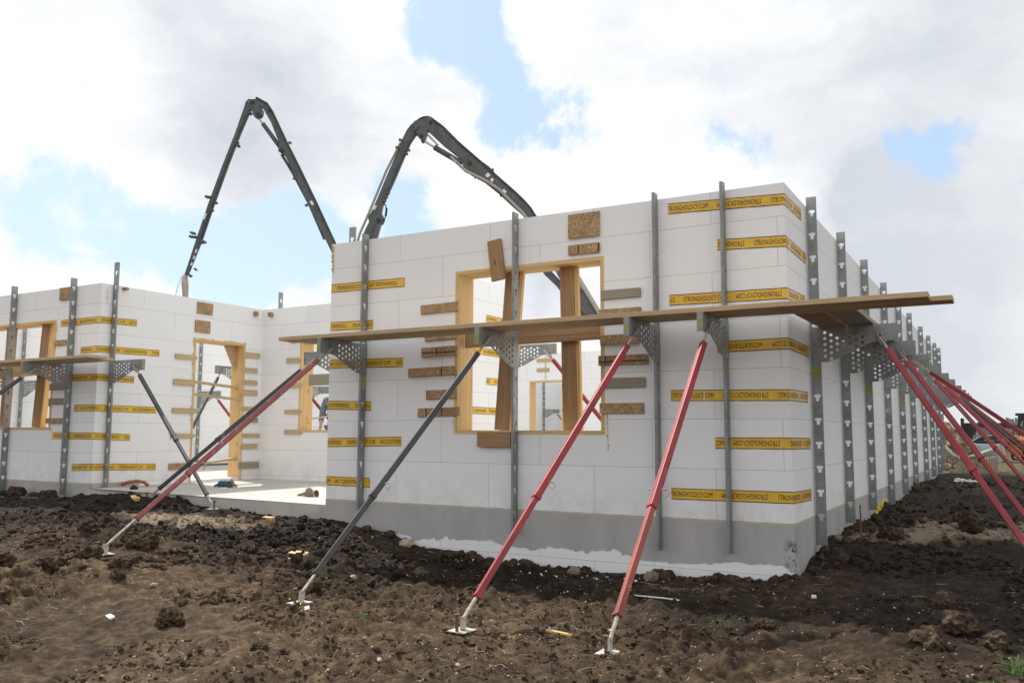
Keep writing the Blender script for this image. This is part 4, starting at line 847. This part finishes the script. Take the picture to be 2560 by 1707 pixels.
skin_fig('shirt', [bv[0], bv[1], bv[2], bv[6], bv[7], (.245, .14, 1.03), bv[10], bv[11], (-.255, .15, 1.05), (0, .02, 1.5)], [(0, 1), (1, 2), (2, 3), (3, 4), (4, 5), (2, 6), (6, 7), (7, 8), (2, 9)], [(.175, .135), (.165, .125), (.185, .135), .078, .06, .05, .078, .06, .05, .075], 'plaid', per)
skin_fig('jeans', [bv[0], bv[14], bv[15], (.13, -.02, .12), bv[18], bv[19], (-.13, -.02, .12)], [(0, 1), (1, 2), (2, 3), (0, 4), (4, 5), (5, 6)], [(.165, .125), .108, .08, .066, .108, .08, .066], 'denim', per)
MB().blob((0, .02, 1.83), .125, 3, .0, (1, 1.15, .75)).build('hard_hat', 'white_paint', per, smooth=True)
fg = MB()
for sx_ in (-1, 1):
    for k in range(4): fg.tube([(sx_*(.20+.012*k), .25, .95), (sx_*(.195+.012*k), .29, .93), (sx_*(.19+.012*k), .30, .90)], [.009, .009, .007], 6)
    fg.tube([(sx_*.19, .23, .96), (sx_*.165, .26, .95)], .01, 6)
fg.build('fingers', 'skin', per, smooth=True)
o = MB().obox((-.45, 0, 0), (.5, .0, .12), .03, .012, (0, 0, 1)).build('work_stick', 'pale', None); o.location = (-9.12, 4.25, 1.02); o.rotation_euler = (0, 0, R(8))
tag(o, 'pale stick held across the front of the person behind the window', 'stick')

# ------------------------------------------------------------------ loose things on ground and slab
def glove(label, loc, mt, rz, seed):
    th = thing('glove', label, 'glove', loc, rz, 'work gloves on the porch slab')
    a = MB().blob((0, 0, .045), .075, 3, .3, (1.1, .7, .75), seed); a.build('palm', mt, th, smooth=True)
    f_ = MB()
    for k in range(4): f_.tube([(.05, -.04+.026*k, .03), (.11, -.05+.03*k, .035+.01*math.sin(k*2)), (.16, -.055+.034*k, .015)], [.016, .015, .011], 8)
    f_.tube([(.02, -.05, .03), (.05, -.09, .02), (.08, -.10, .015)], [.016, .014, .011], 8); f_.build('fingers', mt, th, smooth=True)
    MB().tube([(-.05, 0, .035), (-.11, 0, .035)], [.05, .058], 12, False).build('cuff', mt, th)
    return th
g1 = glove('crumpled blue glove on the porch slab near the doorway', (-8.95, 1.64, -.072), 'glove_blue', R(200), 3)
glove('grey work glove lying against the blue glove near the doorway', (-8.80, 1.66, -.072), 'glove', R(120), 4).scale = (.8, .8, 1.1)
g1.scale = (.8, .8, 1.1)
glove('dark brown work glove lying on the sunlit part of the slab', (-6.43, .86, -.072), 'glove', R(185), 8)
def scrap(label, x, y, L, w_, t_, rz, tilt=0, mt='lumber', name='wood_offcut', dz=0):
    o = MB().obox((-L/2, 0, 0), (L/2, 0, 0), w_, t_, (0, 1, 0)).build(name, mt, None, bevel=.002); o.location = (x, y, gz(x, y)+t_*.35+dz); o.rotation_euler = (R(tilt), R(tilt*.5), rz)
    return tag(o, label, 'wood scrap', 'lumber offcuts on the dirt')
scrap('short lumber block on the dirt below the left end of the porch slab', -8.45, -.30, .24, .09, .05, R(-20), 8)
scrap('short lumber block on the dirt in the middle foreground, left of the dark strut', -4.17, -1.69, .17, .09, .04, R(10), 10)
scrap('small lumber block on the dirt just below the porch slab edge', -5.86, -.42, .13, .07, .06, R(15), 5)
scrap('thin pale wood chip beside the middle lumber block', -3.97, -1.95, .11, .05, .012, R(60), 12)
scrap('long pale wood splinter between the two red strut feet', -.88, -2.79, .19, .025, .015, R(-5), 5)
scrap('pale chip on the lower left dirt, left of the grey clod', -3.6, -4.05, .07, .035, .015, R(-10), 14, 'white_paint')
scrap('small pale scrap lying on dirt left of center', -2.55, -3.3, .06, .04, .02, R(-40), 14, 'pale')
scrap('tiny white foam scrap on dark soil below the corner', .30, -.78, .035, .03, .03, R(20), 10, 'white_paint')
o = MB().tube([(-.27, .005, .0), (0, -.004, .006), (.27, .005, -.005)], .006, 8).build('white_rod', 'white_paint', None); o.location = (-.73, -1.30, gz(-.73, -1.3)+.03); o.rotation_euler[2] = R(-2); tag(o, 'thin white rod lying on the dirt right of the nearest red strut', 'rod')
o = MB().tube([(0, 0, -.2), (.0, 0, .36)], .008, 8).build('rebar_stake', 'rust', None); o.location = (.30, 1.70, gz(.3, 1.7)); tag(o, 'thin rusty steel rod standing upright beside the side wall', 'rod')
o = MB().tube([(-.22, 0, .02), (-.12, 0, .06), (.0, .0, .075), (.11, 0, .055), (.17, .0, .0)], .025, 10).build('hose_piece', 'orange', None, smooth=True); o.location = (-10.12, .98, -.06); o.rotation_euler[2] = R(45); tag(o, 'short curved orange pipe at the foot of the porch side wall', 'pipe')
o = MB()
for k in range(9): o.blob((rg.uniform(-.2, .2), rg.uniform(-.06, .06), .05), rg.uniform(.05, .09), 2, .45, (1.3, .8, .7), k+50)
o = o.build('plastic_bag', 'plastic'); o.location = (.78, 13.9, gz(.78, 13.9)); tag(o, 'crumpled clear plastic bag on dark soil near the side wall', 'plastic bag')
CL = [(-5.18, -2.62, .12, 'large dark clod below the foot of the faded red strut'), (-3.17, -3.92, .085, 'round dark clod in the lower left foreground'), (-2.46, -4.42, .035, 'small black clod near the bottom edge, left'), (-2.14, -4.12, .045, 'left half of a pair of small dark clods near the bottom edge'), (-2.02, -4.06, .035, 'right half of a pair of small dark clods near the bottom edge'),
      (-.27, -1.30, .055, 'dark round clod right of the white rod'), (1.25, 2.6, .16, 'dark clod on the sandy patch right of the corner'), (1.34, -1.52, .10, 'upper of two big clods at lower right'), (1.18, -1.98, .105, 'lower of two big clods at lower right'), (1.55, -1.9, .08, 'broken clod at the far right edge'),
      (.2, -1.9, .05, 'tufted clod in the lower right foreground'), (-.35, -2.3, .045, 'clod right of the nearest foot plate'), (-4.55, -3.3, .08, 'clod at left below the middle of the dirt'), (-4.9, -3.65, .10, 'dark clod at the left side of the foreground'), (-4.3, -3.5, .06, 'smaller clod beside the dark left one'), (-5.3, -3.9, .12, 'big dark clod at the lower left edge'),
      (-6.6, -2.2, .1, 'dark clod at the left edge of the dirt'), (-5.1, -3.2, .09, 'clod above the lower left straw patch'), (-3.62, -2.1, .05, 'small clod left of the dark strut'), (-11.9, .15, .14, 'dark clod pile standing against the wing foundation'), (-11.3, .1, .13, 'dark clod beside the wing corner post'), (-10.9, .05, .12, 'low clod beside the wing corner'), (-9.6, .55, .05, 'dark lump on the porch slab edge'),
      (1.9, 3.2, .11, 'clod at right end of the sandy patch'), (.55, 2.0, .10, 'clod on sand close to the side wall')]
for i, (x, y, r_, lb) in enumerate(CL):
    z = -.072+r_*.3 if lb.startswith('dark lump') else gz(x, y)+r_*.35
    o = MB().blob((0, 0, 0), r_, 4, .2, (1.15, .95, .85), i*7+1).build('soil_clod', 'clod', None, smooth=False); o.location = (x, y, z); o.rotation_euler[2] = i*1.3; tag(o, lb, 'clod', 'large soil clods')
ST = [(-4.1, -.12, .07, 'stone', 'tan rounded stone against the foundation left of centre'), (-2.05, -.15, .06, 'grey_stone', 'grey stone on the soil bank against the foundation'), (-1.25, -.2, .075, 'grey_stone', 'grey brown rock against the white footing between the red struts'), (1.28, -3.0, .06, 'stone', 'tan rock near the lower right corner'), (-3.25, -2.0, .028, 'stone', 'small pale pebble right of the dark strut'), (-4.0, -3.4, .022, 'stone', 'small pink pebble on dirt at left'), (-1.4, -3.95, .018, 'stone', 'tan pebble in the bottom foreground'), (-1.05, -3.7, .016, 'stone', 'pale pebble right of the bottom tan one')]
for i, (x, y, r_, mt, lb) in enumerate(ST):
    o = MB().blob((0, 0, 0), r_, 3, .22, (1.3, .8, .75), i*5+90).build('stone', mt, None, smooth=True); o.location = (x, y, gz(x, y)+r_*.3); o.rotation_euler[2] = i*.9; tag(o, lb, 'stone', 'loose stones on the dirt')
# countless small clods, pebbles, foam crumbs and straw
def scatter(name, n, mt, rlo, rhi, region, lab, cat, seed, sub=1, amp=.3):
    rg = np.random.default_rng(seed); o = MB(); xs_ = rg.uniform(region[0], region[1], n); ys_ = rg.uniform(region[2], region[3], n)
    dens = vnoise(xs_+5, ys_+9, .5)
    zs_ = hgt(xs_, ys_)
    for k in range(n):
        if dens[k] < .38 or zs_[k] < -.7: continue
        r_ = rlo+(rhi-rlo)*rg.random()**3
        o.blob((xs_[k], ys_[k], zs_[k]+r_*.2), r_, sub, amp, (1.1, .9, .8), k, k*.7)
    return tag(o.build(name, mt, None), lab, cat, kind='stuff')
scatter('soil_crumbs', 11000, 'soil', .006, .024, (-6.5, 3.0, -5.2, -.3), 'small crumbs of soil scattered over the ground', 'soil crumbs', 1, 1, .4)
scatter('soil_crumbs', 9000, 'soil', .003, .011, (-4.2, 2.6, -5.3, -2.2), 'fine soil grains in the near foreground', 'soil grains', 51, 1, .4)
scatter('soil_crumbs', 2600, 'soil', .012, .05, (-8.5, -2.5, -3.6, -.2), 'soil lumps over the darker left ground', 'soil crumbs', 31, 2, .3)
scatter('soil_crumbs', 3200, 'soil', .01, .04, (.1, 3.4, -.4, 5), 'soil crumbs right of the front corner', 'soil crumbs', 41, 1, .4)
scatter('soil_crumbs', 1500, 'soil', .015, .06, (.1, 4, 0, 16), 'soil crumbs along the side wall', 'soil crumbs', 2)
scatter('soil_crumbs', 900, 'soil', .015, .055, (-14, -4.6, -1.6, .2), 'soil crumbs in front of the wing and porch', 'soil crumbs', 12)
scatter('pebbles', 1800, 'stone', .003, .011, (-8, 3.2, -5.2, -.1), 'tiny tan pebbles scattered over the dirt', 'pebbles', 3)
scatter('foam_crumbs', 420, 'white_paint', .003, .010, (-8.5, 3, -4.5, -.1), 'white foam crumbs scattered over the dirt', 'foam crumbs', 4)
scatter('bank_crumbs', 200, 'clod', .025, .07, (-4.8, .3, -.16, -.02), 'dark crumbs of the soil bank against the foundation', 'soil crumbs', 21, 2, .25)
scatter('bank_foam', 60, 'white_paint', .008, .022, (-4.6, -1.2, -.5, -.1), 'white foam bits on the soil bank by the foundation', 'foam crumbs', 22)
scatter('bank_crumbs', 240, 'clod', .03, .09, (.02, .35, -.1, 12), 'dark crumbs against the side wall foundation', 'soil crumbs', 23, 2, .25)
st = MB(); rg = np.random.default_rng(9); n = 1500
xs_ = rg.uniform(-7.5, 3.2, n); ys_ = rg.uniform(-5.1, 2.5, n); zs_ = hgt(xs_, ys_); dn_ = vnoise(xs_+2, ys_+4, .7)
for k in range(n):
    if dn_[k] < .45 or zs_[k] < -.7: continue
    L = rg.uniform(.02, .11); a = rg.uniform(0, 6.3); b2 = a+rg.uniform(-.8, .8); p = Vector((xs_[k], ys_[k], zs_[k]+.012)); q_ = p+Vector((math.cos(a), math.sin(a), rg.uniform(-.1, .35)))*L*.5; r3 = q_+Vector((math.cos(b2), math.sin(b2), rg.uniform(-.4, .1)))*L*.5
    st.tube([p, q_, r3], .0013, 3, False)
tag(st.build('straw', 'straw'), 'bits of dry straw and roots scattered over the dirt', 'straw', kind='stuff')
for i, (x, y, n, hh, lb) in enumerate([(1.62, -2.35, 26, .09, 'green grass tuft at the lower right edge'), (1.5, -2.85, 18, .06, 'low grass tuft in the lower right corner'), (-2.62, -3.05, 12, .07, 'sprig of grass beside the dark strut foot plate'), (-2.05, -3.3, 12, .07, 'sparse grass sprig between dark strut and first red foot plate'), (-1.3, -2.7, 7, .05, 'few grass blades right of the first red strut foot'), (-.1, -1.9, 8, .06, 'few grass blades below the white rod'), (-3.1, -2.9, 9, .06, 'few grass blades left of the dark strut foot')]):
    o = MB(); rr = random.Random(i)
    for k in range(n):
        a = rr.uniform(0, 6.28); l_ = hh*rr.uniform(.5, 1.4); bx, by = rr.uniform(-.05, .05), rr.uniform(-.03, .03); v_ = Vector((math.cos(a), math.sin(a), 0))
        pts_ = [Vector((bx, by, -.01)), Vector((bx, by, 0))+v_*l_*.3+Vector((0, 0, l_*.7)), Vector((bx, by, 0))+v_*l_*.9+Vector((0, 0, l_*.75))]
        o.tube(pts_, [.0022, .0018, .0004], 3, False)
    o = o.build('grass_tuft', 'grass'); o.location = (x, y, gz(x, y)); tag(o, lb, 'grass tuft', 'grass tufts on the dirt')
